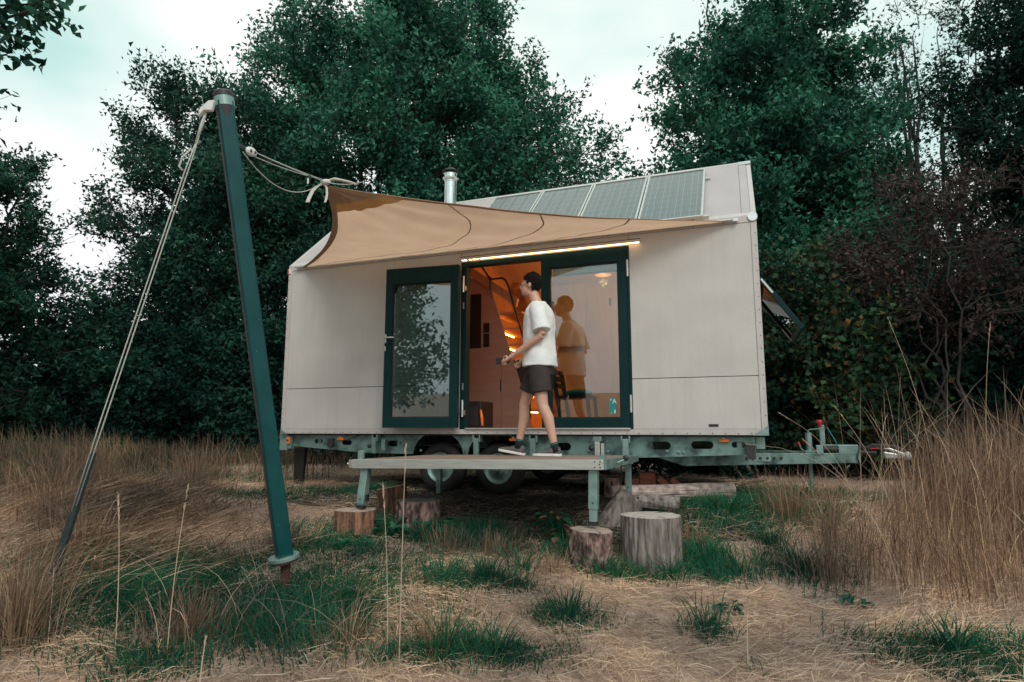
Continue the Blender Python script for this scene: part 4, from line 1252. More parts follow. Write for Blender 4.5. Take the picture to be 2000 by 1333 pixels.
sail_strip('hem', [(1, r) for r in rs], [(1 - wid(.035, r), r) for r in rs], M_HEM, -.0045)
for (s0, s1, rr1) in ((.035, 1.0, .70), (.27, 1.0, .46), (.52, 1.0, .235)):
    pa, pb = [], []
    for i in range(K + 1):
        t = i / K
        s = s0 + (s1 - s0) * t; r = rr1 * t
        ww = .006 * (1 if i % 2 else .6)
        wg = .012 * math.sin(t * 14) * t
        pa.append((s, max(0, r + wg))); pb.append((min(1, s + ww / 5.5 * (1 + 2 * t)), max(0, r + wg - .0022)))
    sail_strip('seam', pa, pb, M_STITCH, -.0035)
def patch(name, r0, m, off, sc):
    v, f = [], []
    n, k = 24, 8
    for j in range(k + 1):
        for i in range(n + 1):
            s = i / n
            edge = r0 + sc * (.5 + .5 * math.cos(s * 30)) + .03 * math.sin(math.pi * s)
            v.append(sailpt(s, edge + (.984 - edge) * j / k, off))
    for j in range(k):
        for i in range(n):
            a = j * (n + 1) + i
            f.append((a, a + 1, a + n + 2, a + n + 1))
    o = MB().add(v, f).build(name, m, sail, smooth=True)
    return o
patch('corner_patch', .80, M_PATCH, -.008, .006)
patch('corner_patch', .855, M_PATCH2, -.012, .012)
MB().obox((5.72, -.035, 2.243), .20, .03, .012).build('eave_bracket', M_ALU, sail, .002)
MB().obox((5.80, -.04, 2.23), .05, .04, .03).build('shackle', M_STEEL, sail, .003)
MB().obox((.20, -.04, 2.24), .12, .05, .015).build('eave_bracket', M_ALU, sail, .002)
hbx = MB().box(.25, 5.75, -.035, -.012, 2.226, 2.240).build('boltrope_track', M_ALU, sail)
# knot and hanging tape ends at the tack corner
MB().ell(ST + Vector((.02, .0, .02)), .05, .035, .028).build('knot', M_WEB, sail, smooth=True)
MB().tube([ST + Vector((.0, 0, .03)), ST + Vector((.10, .03, .05)), ST + Vector((.22, .06, .02)), ST + Vector((.30, .10, .0))], [.012, .025, .02, .008], 8, squash=.5).build('knot_tail', M_WEB, sail, smooth=True)
def ribbon(name, pts, w, m, parent, side):
    v = [Vector(p) + side * w for p in pts] + [Vector(p) - side * w for p in pts]
    n = len(pts)
    v += [q + Vector((.0015, -.002, .0)) for q in v]
    f = [(i, i + 1, n + i + 1, n + i) for i in range(n - 1)] + [(2 * n + i, 3 * n + i, 3 * n + i + 1, 2 * n + i + 1) for i in range(n - 1)]
    f += [(i, 2 * n + i, 2 * n + i + 1, i + 1) for i in range(n - 1)] + [(n + i, n + i + 1, 3 * n + i + 1, 3 * n + i) for i in range(n - 1)]
    return MB().add(v, f).build(name, m, parent, smooth=False)
rs_ = Vector((.93, .35, 0))
ribbon('tape_end', [ST + rs_ * a + Vector((0, 0, b)) for a, b in ((0, .01), (-.06, -.015), (-.10, -.06), (-.125, -.12), (-.14, -.165))], .018, M_WEB, sail, rs_)
ribbon('tape_end', [ST + rs_ * a + Vector((0, -.01, b)) for a, b in ((.01, .0), (.035, -.03), (.04, -.09), (.035, -.14), (.025, -.17))], .010, M_WEB, sail, rs_)
# tackle between mast and sail
tk = thing('rope_tackle', 'pulley tackle of thin ropes between the mast and the sail corner', 'rope', tuple(mastpt(2.78, .06)))
pm = mastpt(2.765, .054, 0.0)
pk = ST + Vector((.0, -.02, .03))
dirt = (pk - pm).normalized(); upt = Vector((0, 0, 1))
MB().tube(sag(pm + upt * .01, pk + upt * .012, .012), .0036, 6).build('rope', M_ROPE, tk, smooth=True)
MB().tube(sag(pm + dirt * .12 + upt * .005, pk + upt * .0, .008), .0036, 6).build('rope', M_ROPE, tk, smooth=True)
MB().tube(sag(pm + dirt * .2 - upt * .03, pk - dirt * .30 - upt * .01, .01), .0036, 6).build('rope', M_ROPE, tk, smooth=True)
MB().tube(sag(pm + dirt * .06 - upt * .03, pk - dirt * .03 - upt * .03, .17), .004, 6).build('slack_rope', M_ROPE, tk, smooth=True)
MB().tube(sag(pk - dirt * .02, pk + Vector((.34, .12, -.015)), .03), .0036, 6).build('tail_rope', M_ROPE, tk, smooth=True)
bq = pm + dirt * .17 - upt * .005
m_t = Matrix((dirt, dirt.cross(upt).normalized(), upt)).transposed()
MB().ell(bq, .075, .018, .034, mt=m_t).build('pulley_block', M_WHITEP, tk, smooth=True)
for k in (-.03, .025):
    MB().ell(bq + dirt * k - m_t.col[1] * -.016, .012, .006, .012, mt=m_t).build('sheave', M_DARKM, tk)
MB().obox(pm + dirt * .04, .09, .016, .03, m_t).build('shackle', M_DARKM, tk, .006)
MB().ell(pk - dirt * .28 - upt * .015, .04, .014, .022, mt=m_t).build('pulley_block', M_DARKM, tk, smooth=True)
MB().obox(pk - dirt * .30 - upt * .05, .014, .012, .06, m_t).build('cleat', M_WHITEP, tk, .003)

# ------------------------------------------------------------------ person walking left along the deck
PY = -.62
def pp(x, z, dy=0.0):
    return Vector((5.807 + (x - 5.807) * 1.022, PY + dy, .068 + (z - .068) * 1.022))
def dz_at(x, y):
    u = (x - 2.38) / 2.32; v = (y + 1.70) / 1.60
    return dk(u, v).z

person = thing('person', 'person in white T-shirt and dark shorts walking left across the deck', 'person', (3.9, PY, dz_at(3.9, PY)))
def remesh(o, vox, smooth=4):
    m = o.modifiers.new('remesh', 'REMESH'); m.mode = 'VOXEL'; m.voxel_size = vox; m.use_smooth_shade = True
    s = o.modifiers.new('smooth', 'SMOOTH'); s.factor = .5; s.iterations = smooth
    return o
hipN, hipF = pp(3.87, .76, -.095), pp(3.85, .76, .095)
kneeN, kneeF = pp(3.925, .29, -.10), pp(3.66, .31, .10)
ankN, ankF = pp(4.045, -.115, -.10), pp(3.60, -.085, .10)
shN, shF = pp(3.90, 1.265, -.185), pp(3.87, 1.265, .185)
elN, elF = pp(3.965, .975, -.235), pp(3.80, .98, .24)
haN, haF = pp(3.62, .775, -.20), pp(3.62, .80, .21)
hd = pp(3.765, 1.545)
body = MB()
body.rings([(hipN.x - .0, PY, pp(0, z).z, rx, ry) for z, rx, ry in ((.66, .10, .13), (.74, .125, .17), (.84, .115, .165), (.95, .10, .145), (1.05, .108, .155), (1.16, .12, .175), (1.25, .11, .17), (1.31, .08, .13), (1.345, .05, .06))], 20)
body.tube([pp(3.85, 1.30), pp(3.82, 1.38), pp(3.79, 1.46)], [.068, .058, .056], 14)
body.tube([hipN, hipN.lerp(kneeN, .5) + Vector((-.01, 0, 0)), kneeN, kneeN.lerp(ankN, .3) + Vector((.018, 0, 0)), kneeN.lerp(ankN, .65) + Vector((.008, 0, 0)), ankN], [.09, .076, .056, .057, .044, .034], 16)
body.tube([hipF, hipF.lerp(kneeF, .5) + Vector((-.01, 0, 0)), kneeF, kneeF.lerp(ankF, .3) + Vector((.018, 0, 0)), kneeF.lerp(ankF, .65) + Vector((.008, 0, 0)), ankF], [.09, .076, .056, .057, .044, .034], 16)
for sh, el, ha in ((shN, elN, haN), (shF, elF, haF)):
    body.tube([sh.lerp(pp(3.87, 1.25), .4), sh, sh.lerp(el, .5), el], [.05, .055, .046, .038], 14)
    body.tube([el, el.lerp(ha, .35), ha], [.039, .038, .026], 14)
    d = (ha - el).normalized(); sd = Vector((0, 1 if sh is shN else -1, 0)); sd = (sd - d * sd.dot(d)).normalized(); up = d.cross(sd)
    if up.z < 0: up = -up
    # palm and five fingers, half curled
    body.tube([ha, ha + d * .04, ha + d * .085], [.026, .036, .034], 12, squash=.55)
    for q, ln in ((-.030, .072), (-.011, .082), (.009, .078), (.027, .062)):
        b0_ = ha + d * .075 + up * q * .9
        body.tube([b0_, b0_ + d * ln * .42 + sd * .006, b0_ + d * ln * .66 + sd * ln * .36, b0_ + d * ln * .60 + sd * ln * .72], [.0095, .009, .0085, .007], 8)
    tb0 = ha + d * .025 + up * .026
    body.tube([tb0, tb0 + d * .03 + up * .020 + sd * .010, tb0 + d * .062 + up * .018 + sd * .024], [.012, .0105, .008], 8)
# head, facing -x: skull, jaw, nose, brow, ear
body.ell(hd + Vector((.012, 0, .02)), .100, .078, .100)
body.ell(hd + Vector((-.030, 0, -.05)), .068, .060, .075)
body.ell(hd + Vector((-.062, 0, -.088)), .034, .036, .028)
body.ell(hd + Vector((-.102, 0, -.022)), .019, .014, .028)
body.ell(hd + Vector((-.078, 0, .012)), .024, .052, .014)
body.ell(hd + Vector((-.092, 0, -.064)), .014, .024, .011)
for s in (-1, 1):
    body.ell(hd + Vector((.018, s * .082, -.012)), .018, .009, .030)
bo_ = body.build('body', M_SKIN, person, smooth=True)
remesh(bo_, .0065, 3)
for s in (-1, 1):
    MB().ell(hd + Vector((-.082, s * .032, -.006)), .010, .012, .006, 10, 8).build('eye', mat('eyeball', (.35, .33, .31), rough=.3), person, smooth=True)
    MB().ell(hd + Vector((-.0905, s * .033, -.006)), .004, .006, .006, 8, 6).build('iris', M_HAIR, person, smooth=True)
    MB().ell(hd + Vector((-.094, s * .034, .020)), .004, .017, .003, 8, 6).build('eyebrow', M_HAIR, person, smooth=True)
MB().ell(hd + Vector((-.102, 0, -.064)), .006, .020, .003, 8, 6).build('lips', mat('lips', (.36, .15, .12), rough=.5), person, smooth=True)
hr = MB().ell(hd + Vector((.020, 0, .028)), .104, .084, .104, 36, 26)
keep = []
for q in hr.f:
    c = sum((Vector(hr.v[i]) for i in q), Vector()) / len(q) - hd
    if (c.x < -.05 and c.z < .085) or (c.x < -.01 and c.z < .045) or (c.x < .03 and c.z < .0) or c.z < -.06:
        continue
    keep.append(q)
hr.f = keep
hr.v = [tuple(Vector(v) + (Vector(v) - hd).normalized() * (.010 * mnoise.noise(Vector(v) * 45) + .006 * mnoise.noise(Vector(v) * 110))) for v in hr.v]
ho = hr.build('hair', M_HAIR, person, smooth=True)
sm = ho.modifiers.new('thick', 'SOLIDIFY'); sm.thickness = .008; sm.offset = -1
rh = random.Random(4)
lk = MB()
for q in hr.f:
    for _ in range(2):
        c = sum((Vector(hr.v[i]) * rh.random() for i in q), Vector())
        w_ = [rh.random() + .05 for _i in q]; c = sum((Vector(hr.v[i]) * w for i, w in zip(q, w_)), Vector()) / sum(w_)
        nrm = (c - hd).normalized()
        dn = Vector((.55 + rh.uniform(-.5, .5), rh.uniform(-.5, .5), -.55 + rh.uniform(-.4, .5)))
        dn = (dn - nrm * dn.dot(nrm)).normalized()
        ln_ = rh.uniform(.014, .030)
        lk.tube([c - nrm * .004, c + dn * ln_ * .5 + nrm * .005, c + dn * ln_ + nrm * rh.uniform(-.002, .007)], [.0055, .0045, .0008], 4)
lk.build('locks', M_HAIR, ho)
# T-shirt with wide sleeves
ts = MB()
zz = [(.685, .168, .205), (.72, .165, .203), (.80, .160, .198), (.90, .153, .194), (1.0, .150, .194), (1.10, .152, .202), (1.19, .148, .210), (1.26, .125, .200), (1.31, .095, .150), (1.345, .075, .088), (1.36, .072, .078)]
zz = [(z, rx * 1.08, ry * 1.04) for z, rx, ry in zz]
ts.rings([(pp(3.862 + (.02 if z > 1.0 else .0) * (z - 1.0) - (.10 * max(0, z - 1.22)), z).x, PY, pp(0, z).z, rx, ry) for z, rx, ry in zz], 40, .018, 5)
for sh, el in ((shN, elN), (shF, elF)):
    ts.tube([sh.lerp(pp(3.87, 1.2), .45), sh + Vector((0, 0, -.005)), sh.lerp(el, .4), sh.lerp(el, .84)], [.08, .085, .088, .094], 20)
remesh(ts.build('t_shirt', M_SHIRT, person, smooth=True), .009, 2)
def folds(o, scale, strength):
    tx = bpy.data.textures.new('cloth_folds', 'CLOUDS'); tx.noise_scale = scale; tx.noise_depth = 2
    d = o.modifiers.new('folds', 'DISPLACE'); d.texture = tx; d.texture_coords = 'GLOBAL'; d.strength = strength; d.mid_level = .5
folds(COL.objects['t_shirt'], .17, .022)
# shorts
stt = MB()
stt.rings([(hipN.x - .005, PY, pp(0, z).z, rx, ry) for z, rx, ry in ((.60, .135, .165), (.68, .145, .178), (.75, .143, .178))], 32, .01)
for hp, kn in ((hipN, kneeN), (hipF, kneeF)):
    stt.tube([hp + Vector((0, 0, -.03)), hp.lerp(kn, .35), hp.lerp(kn, .72)], [.105, .112, .108], 24)
remesh(stt.build('shorts', M_SHORTS, person, smooth=True), .009, 2)
folds(COL.objects['shorts'], .12, .014)
def shoe(ank, ang, zsole, yaw=0.0):
    """canvas shoe pointing -x, toes raised by ang about the heel"""
    T = Matrix.Translation(Vector((ank.x + .055, ank.y, zsole))) @ Matrix.Rotation(yaw, 4, 'Z') @ Matrix.Rotation(ang, 4, 'Y')
    secs = [(.0, .028, .085), (-.03, .036, .10), (-.075, .038, .098), (-.13, .041, .080), (-.18, .046, .062), (-.225, .047, .052), (-.262, .040, .044), (-.285, .022, .034)]
    up = MB()
    n = 14
    v, f = [], []
    for (sx, w, h) in secs:
        for k in range(n):
            a = math.pi * k / (n - 1)
            v.append(T @ Vector((sx, -w * math.cos(a) * (1 if abs(math.cos(a)) < .95 else 1), .02 + (h - .02) * max(0.0, math.sin(a)) ** .75)))
    for i in range(len(secs) - 1):
        for k in range(n - 1):
            f.append((i * n + k, i * n + k + 1, (i + 1) * n + k + 1, (i + 1) * n + k))
        f.append((i * n, (i + 1) * n, (i + 1) * n + n - 1, i * n + n - 1))
    f.append(tuple(range(n))); f.append(tuple(range((len(secs) - 1) * n, len(secs) * n))[::-1])
    up.add(v, f)
    so_ = up.build('shoe', M_SHOE, person, smooth=True)
    ol = [(sx, -(w + .004)) for sx, w, h in secs] + [(sx, w + .004) for sx, w, h in secs[::-1]]
    ol[0] = (.012, -.022); ol[-1] = (.012, .022)
    s2 = MB().prism([T @ Vector((a, b, 0)) for a, b in ol], (T.to_3x3() @ Vector((0, 0, .026))))
    sp_ = s2.build('sole', M_SOLE, so_, .004)
    lc = MB()
    for sx in (-.10, -.125, -.15):
        lc.tube([T @ Vector((sx, -.030, .078 + (sx + .10) * .35)), T @ Vector((sx, 0, .093 + (sx + .10) * .4)), T @ Vector((sx, .030, .078 + (sx + .10) * .35))], .0035, 5)
    lc.build('laces', M_SHORTS, so_)
shoe(ankN, 0.0, dz_at(ankN.x - .1, ankN.y) + .003)
shoe(ankF, R(9), dz_at(ankF.x - .1, ankF.y) + .006)
for a, k in ((ankN, kneeN), (ankF, kneeF)):
    d = (k - a).normalized()
    sk = MB().tube([a - d * .05, a, a + d * .045], [.044, .0385, .0405], 16).build('sock', M_SOCK, person, smooth=True)
    MB().tube([a + d * .028, a + d * .036], [.0408, .0415], 16).build('sock_stripe', M_TEALC, sk)
ph = MB().obox(haN + (haN - elN).normalized() * .11 + Vector((-.01, .035, .03)), .15, .008, .07, Matrix.Rotation(R(-6), 3, 'Y')).build('phone', M_BLACK, None, .003)
tag(ph, 'small dark flat object held in the hand of the walking person', 'phone')

# ------------------------------------------------------------------ trees and shrubs
def leaf_mesh(P, size, rng, droop=.25, aspect=.55, axis_bias=None, tri=False):
    """one folded four-point leaf at every point of P"""
    n = len(P)
    ax = rng.normal(size=(n, 3)); ax[:, 2] -= droop
    if axis_bias is not None:
        ax += axis_bias * 1.0
    ax /= np.linalg.norm(ax, axis=1)[:, None]
    rd = rng.normal(size=(n, 3))
    sd = np.cross(ax, rd); sd /= np.linalg.norm(sd, axis=1)[:, None] + 1e-9
    nm = np.cross(ax, sd)
    ln = size * rng.uniform(.65, 1.3, n)[:, None]
    w = ln * aspect * .5
    b = P
    m = P + ax * ln * .45
    if tri:
        v = np.stack([b + sd * w * .9, P + ax * ln, b - sd * w * .9 + ax * ln * .25], 1)
        return v.reshape(-1, 3), np.arange(n * 3).reshape(-1, 3)
    v = np.stack([b, m + sd * w + nm * w * .35, P + ax * ln, m - sd * w + nm * w * .35], 1)
    q = np.arange(n * 4).reshape(-1, 4)
    return v.reshape(-1, 3), q


def tube_np(acc, pts, rad, n=4):
    """thin branch appended to acc (list of verts, list of quads)"""
    V, Q = acc
    pts = np.asarray(pts, float); k = len(pts)
    off = sum(len(a) for a in V)
    t = np.gradient(pts, axis=0); t /= np.linalg.norm(t, axis=1)[:, None] + 1e-9
    ref = np.where(np.abs(t[:, 2:3]) > .9, np.array([[1., 0, 0]]), np.array([[0, 0, 1.]]))
    a = np.cross(t, ref); a /= np.linalg.norm(a, axis=1)[:, None] + 1e-9
    b = np.cross(t, a)
    w = 2 * np.pi * np.arange(n) / n
    r = np.asarray(rad, float)[:, None, None]
    v = pts[:, None] + r * (a[:, None] * np.cos(w)[None, :, None] + b[:, None] * np.sin(w)[None, :, None])
    V.append(v.reshape(-1, 3))
    i = (np.arange(k - 1)[:, None] * n + np.arange(n)[None, :]); j = (np.arange(k - 1)[:, None] * n + (np.arange(n)[None, :] + 1) % n)
    Q.append((np.stack([i, j, j + n, i + n], -1).reshape(-1, 4) + off))


def tree(name, label, cat, base, blobs, nclump, twigs, per, lsize, m_leaf, stems=3, trunk_r=.14, seed=0, clump_r=.75,
         m_branch=None, group=None, aspect=.55, droop=.25, upright=.6, shell=.45, spread=.35, keep=1.0, leafy=.16, wexp=1.0, tri=False):
    rng = np.random.default_rng(seed)
    bx, by = base
    bz = G(bx, by)
    t = thing(name, label, cat, (bx, by, bz), group)
    B = np.array([bx, by, bz])
    blobs = np.asarray(blobs, float)
    wt = (blobs[:, 3] * blobs[:, 4] * blobs[:, 5]) ** wexp; wt = wt / wt.sum()
    idx = rng.choice(len(blobs), nclump, p=wt)
    d = rng.normal(size=(nclump, 3)); d /= np.linalg.norm(d, axis=1)[:, None]
    rad = rng.uniform(0, 1, nclump) ** shell
    # lumpy outline
    lump = 1 + .16 * np.sin(3 * np.arctan2(d[:, 1], d[:, 0]) + seed) * np.cos(4 * d[:, 2] + seed) + .10 * rng.normal(size=nclump)
    Cc = blobs[idx, :3] + d * blobs[idx, 3:6] * (rad * lump)[:, None]
    Cc = Cc + B
    Cc = Cc[Cc[:, 2] > bz + .25]
    acc = ([], [])
    cen = (blobs[:, :3] * wt[:, None]).sum(0) + B
    top = (blobs[:, 2] + blobs[:, 5]).max()
    # stems fan out of the ground
    nodes, nrad = [], []
    for s in range(stems):
        a = rng.uniform(0, 6.28); tgt = Cc[rng.integers(len(Cc))].copy()
        tgt[:2] = B[:2] + (tgt[:2] - B[:2]) * rng.uniform(.35, .9)
        tgt[2] = bz + top * rng.uniform(.70, .92)
        k = 12
        f = np.linspace(0, 1, k)[:, None]
        p = B + np.array([math.cos(a), math.sin(a), 0]) * spread * .4 * rng.uniform(.2, 1)
        pts = p + (tgt - p) * np.concatenate([f ** 1.35, f ** 1.35, f], 1)
        pts[0, 2] = bz - .1
        pts[1:-1] += rng.normal(size=(k - 2, 3)) * .10 * np.array([1, 1, .3])
        r = trunk_r * rng.uniform(.6, 1) * (1 - .88 * f[:, 0])
        tube_np(acc, pts, r, 7)
        nodes.append(pts[2:]); nrad.append(r[2:])
    nodes = np.concatenate(nodes); nrad = np.concatenate(nrad)
    LP, LB = [], []
    for c in Cc:
        dl = nodes - c
        cost = np.linalg.norm(dl, axis=1) + 1.2 * np.clip(nodes[:, 2] - c[2] + .25 * np.linalg.norm(dl[:, :2], axis=1), 0, 9)
        k = int(np.argmin(cost)); a = nodes[k]
        f = np.linspace(0, 1, 6)[:, None]
        pts = a + (c - a) * f
        ln = np.linalg.norm(c - a)
        pts[1:-1] += rng.normal(size=(4, 3)) * .05 * ln
        pts[:, 2] += (np.sin(f[:, 0] * np.pi) * .08 * ln)
        r0 = min(.7 * nrad[k], .012 + .018 * ln)
        tube_np(acc, pts, r0 * (1 - .75 * f[:, 0]) + .003, 4)
        out = c - cen; out /= np.linalg.norm(out) + 1e-9
        for q in range(twigs):
            dv = rng.normal(size=3) + out * .8 + np.array([0, 0, upright])
            dv /= np.linalg.norm(dv)
            ln = clump_r * rng.uniform(.5, 1.35)
            s0 = pts[rng.integers(3, 6)]
            e_ = s0 + dv * ln
            mid = (s0 + e_) / 2 + rng.normal(size=3) * .06 * ln
            tube_np(acc, [s0, e_], [.007, .002], 3)
            if rng.uniform() > keep:
                continue
            ff = rng.uniform(.12, 1.05, per)[:, None]
            pos = np.where(ff < .5, s0 + (mid - s0) * ff * 2, mid + (e_ - mid) * (ff - .5) * 2)
            pos = pos + rng.normal(size=(per, 3)) * leafy * clump_r
            LP.append(pos); LB.append(np.repeat(dv[None], per, 0))
    tv, tq = np.concatenate(acc[0]), np.concatenate(acc[1])
    np_obj('trunk', tv, quads=tq, material=m_branch or M_BRANCH, parent=t)
    LP = np.concatenate(LP); LB = np.concatenate(LB)
    v, q = leaf_mesh(LP, lsize, rng, droop, aspect, LB * .6, tri)
    np_obj('crown', v, quads=None if tri else q, tris=q if tri else None, material=m_leaf, parent=t)
    return t

TG = 'trees behind the tiny house'
# (blobs are centre x,y,z above the base and radii)
tree('broadleaf_tree', 'broad many-stemmed green tree rising behind the middle of the roof', 'tree', (-3.2, 7.8),
     [(-.3, -.1, 8.9, 4.5, 3.6, 4.2), (3.7, 1.4, 6.4, 2.7, 2.4, 3.8), (2.6, 1.0, 9.4, 2.5, 2.2, 2.6), (-3.4, -1.3, 7.2, 2.8, 2.6, 4.0), (0, 0, 4.4, 5.0, 3.0, 3.0), (.4, .1, 11.4, 3.7, 2.8, 2.3)],
     560, 11, 44, .125, M_LEAF_A, tri=True, keep=.92, aspect=.7, stems=18, trunk_r=.15, seed=21, clump_r=.8, group=TG, spread=3.0)
tree('broadleaf_tree', 'rounded green tree between the mast top and the open sky', 'tree', (-7.6, 4.9),
     [(0, 0, 5.6, 2.6, 2.5, 4.0), (1.6, .6, 5.0, 2.5, 2.4, 3.8), (-.8, -.4, 3.4, 1.9, 2.0, 2.6), (.4, 0, 8.2, 1.6, 1.5, 1.7)],
     260, 12, 38, .115, M_LEAF_B, tri=True, keep=.74, aspect=.7, stems=9, trunk_r=.12, seed=33, clump_r=.7, group=TG, spread=1.4)
tree('broadleaf_tree', 'dark leafy tree cut by the left picture edge', 'tree', (-8.9, 1.2),
     [(-.4, -.3, 4.4, 1.8, 1.6, 2.9), (.3, .2, 2.8, 1.9, 1.6, 2.1), (-.6, -.5, 6.2, 1.2, 1.2, 1.6)],
     165, 11, 38, .105, M_LEAF_B, tri=True, keep=.66, aspect=.7, stems=6, trunk_r=.10, seed=41, clump_r=.55, group=TG, spread=.8)
tree('broadleaf_tree', 'tall dense green tree rising behind the right end of the house', 'tree', (6.6, 7.4),
     [(-.2, 0, 5.6, 2.6, 2.3, 4.6), (-1.5, -.4, 4.0, 2.0, 1.8, 3.0), (1.1, .2, 4.9, 1.9, 1.8, 3.4), (.3, 0, 8.8, 2.3, 2.0, 2.9), (.6, -1.0, 2.6, 2.8, 1.6, 2.4), (2.0, .2, 3.4, 1.8, 1.5, 2.6)],
     420, 12, 42, .115, M_LEAF_A, tri=True, aspect=.7, stems=7, trunk_r=.16, seed=52, clump_r=.6, group=TG, spread=1.2)
tree('bare_tree', 'sparse tall tree with bare fanning limbs at upper right', 'tree', (10.9, 12.8),
     [(0, 0, 9.4, 3.0, 2.8, 4.6), (-1.2, 0, 6.4, 2.4, 2.2, 3.6), (1.6, 0, 6.0, 2.2, 2.0, 3.2)],
     200, 9, 28, .10, M_LEAF_B, tri=True, aspect=.7, stems=14, trunk_r=.17, seed=61, clump_r=.8, group=TG, spread=.8, keep=.42, upright=1.3)
tree('broadleaf_tree', 'dark tree filling the right picture edge', 'tree', (11.1, 6.6),
     [(.3, 0, 5.6, 1.9, 1.8, 3.6), (.7, 0, 8.0, 1.5, 1.4, 2.6), (.0, -.2, 3.0, 1.8, 1.6, 2.2)],
     230, 11, 42, .095, M_LEAF_D, tri=True, aspect=.7, stems=6, trunk_r=.13, seed=71, clump_r=.55, group=TG, spread=.8, m_branch=M_BRANCHP)
tree('red_leaf_shrub', 'dull red leaved shrub before the dark trees at right', 'shrub', (8.7, 4.3),
     [(.2, 0, 3.5, 1.4, 1.0, 1.4), (.9, .1, 2.9, 1.2, 1.0, 1.1), (-.6, 0, 3.1, .9, .8, .9)],
     70, 8, 19, .08, M_LEAF_R, stems=6, trunk_r=.035, seed=81, clump_r=.5, group='shrubs behind the drawbar', m_branch=M_BRANCHP, aspect=.42, droop=.7)
tree('maple_shrub', 'leafy maple shrub with orange tinged leaves beside the right house end', 'shrub', (6.95, 4.3),
     [(.0, 0, 1.7, 1.0, .9, 1.3), (.7, .1, 1.3, .9, .8, 1.0), (-.3, .1, 2.6, .9, .8, 1.0), (.3, 0, .9, 1.3, .9, .8)],
     115, 9, 16, .095, M_LEAF_C, stems=6, trunk_r=.035, seed=91, clump_r=.42, group='shrubs behind the drawbar', aspect=.85)
SH = 'dark shrubs of the hedgerow'
for k, (lb, x, y, rx, h, ml) in enumerate([
        ('dark hedgerow shrub at the left picture edge behind dry grass', -9.6, 2.6, 1.7, 3.0, M_LEAF_D),
        ('dark hedgerow shrub left of the guy rope', -8.0, 3.2, 1.6, 2.9, M_LEAF_D),
        ('dark hedgerow shrub between guy rope and mast', -6.4, 4.0, 1.6, 3.1, M_LEAF_D),
        ('dark hedgerow shrub just left of the house wall', -4.7, 4.9, 1.7, 3.4, M_LEAF_D),
        ('dark hedgerow shrub behind the left house corner', -2.8, 5.2, 1.5, 2.8, M_LEAF_D),
        ('dark shrub behind the hand brake lever', 7.6, 5.9, 1.3, 3.0, M_LEAF_D),
        ('dark shrub behind the coupling', 8.8, 5.9, 1.3, 3.2, M_LEAF_D),
        ('dark shrub behind the tall dry grass at right', 10.2, 5.6, 1.4, 3.2, M_LEAF_D),
        ('low dark shrub at the far right picture edge', 11.4, 4.6, 1.3, 2.8, M_LEAF_D),
        ('low dark shrub under the maple by the house end', 6.3, 5.4, 1.3, 2.0, M_LEAF_D),
        ('dark undergrowth seen under the trailer beyond the right wheel', 4.6, 4.2, 1.4, 1.5, M_LEAF_D),
        ('dark undergrowth seen under the trailer beyond the left wheel', 2.2, 4.2, 1.4, 1.5, M_LEAF_D),
        ('dark undergrowth seen under the trailer near its left end', 0.2, 4.6, 1.4, 1.4, M_LEAF_D)]):
    tree('hedge_shrub', lb, 'shrub', (x, y), [(0, 0, h * .5, rx, 1.1, h * .5), (.3, .3, h * .3, rx * 1.1, 1.2, h * .3)],
         115, 8, 36, .115, ml, tri=True, aspect=.7, stems=5, trunk_r=.04, seed=110 + k, clump_r=.45, group=SH)
# a bough from a tree left of the frame hangs into the top left corner
tree('overhanging_tree', 'dark leafy twigs hanging into the top left corner', 'tree', (-3.4, -4.2),
     [(1.2, .6, 5.0, 1.0, .5, .45), (2.75, .98, 5.12, .42, .2, .12), (2.55, .95, 4.80, .30, .2, .10), (-1.6, -.6, 5.2, 2.2, 2.4, 2.4), (-1.8, -1.6, 3.2, 1.8, 1.8, 1.6)],  # last two blobs: unseen crown, enlarged to block sky from the left
     210, 8, 14, .12, M_LEAF_B, stems=5, trunk_r=.14, seed=131, clump_r=.26, upright=.0, shell=.6, wexp=.45)
tree('added_shade_tree', 'added unseen tree beyond the right picture edge to shade the grass stand', 'tree', (12.4, .6),  # unseen tree added to block sky and darken the right side
     [(0, 0, 4.6, 2.0, 2.2, 2.6), (.3, .4, 6.6, 1.8, 1.8, 2.0), (0, -.6, 2.6, 1.8, 1.8, 1.6)],
     110, 7, 12, .19, M_LEAF_D, stems=5, trunk_r=.15, seed=137, clump_r=.6)
tree('added_shade_tree', 'added unseen tree beyond the left picture edge to shade the laid grass', 'tree', (-6.3, -2.6),  # its left counterpart, also unseen and added to darken that side
     [(0, 0, 4.8, 2.1, 2.2, 2.8), (-.3, .2, 7.0, 1.8, 1.8, 2.0), (-.2, -.4, 2.8, 1.8, 1.8, 1.6)],
     110, 7, 12, .19, M_LEAF_D, stems=5, trunk_r=.15, seed=139, clump_r=.6)
# trees on the far side of the field, behind the photographer: the door glass mirrors them
for k, (lb, x, y, s) in enumerate([('tree in the field behind the photographer mirrored in the open door', -4.9, -14.5, 1.15),
                                   ('second tree in the field behind the photographer', -10.5, -16.0, 1.3)]):
    tree('field_tree', lb, 'tree', (x, y), [(0, 0, 4.4 * s, 2.6 * s, 2.4 * s, 3.0 * s), (1.4 * s, 0, 3.2 * s, 1.8 * s, 1.8 * s, 2.0 * s), (-1.0 * s, 0, 2.6 * s, 2.0 * s, 1.8 * s, 2.0 * s)],
         150, 9, 12, .2, M_LEAF_B, stems=5, trunk_r=.16, seed=150 + k, clump_r=.8, group='trees across the field')

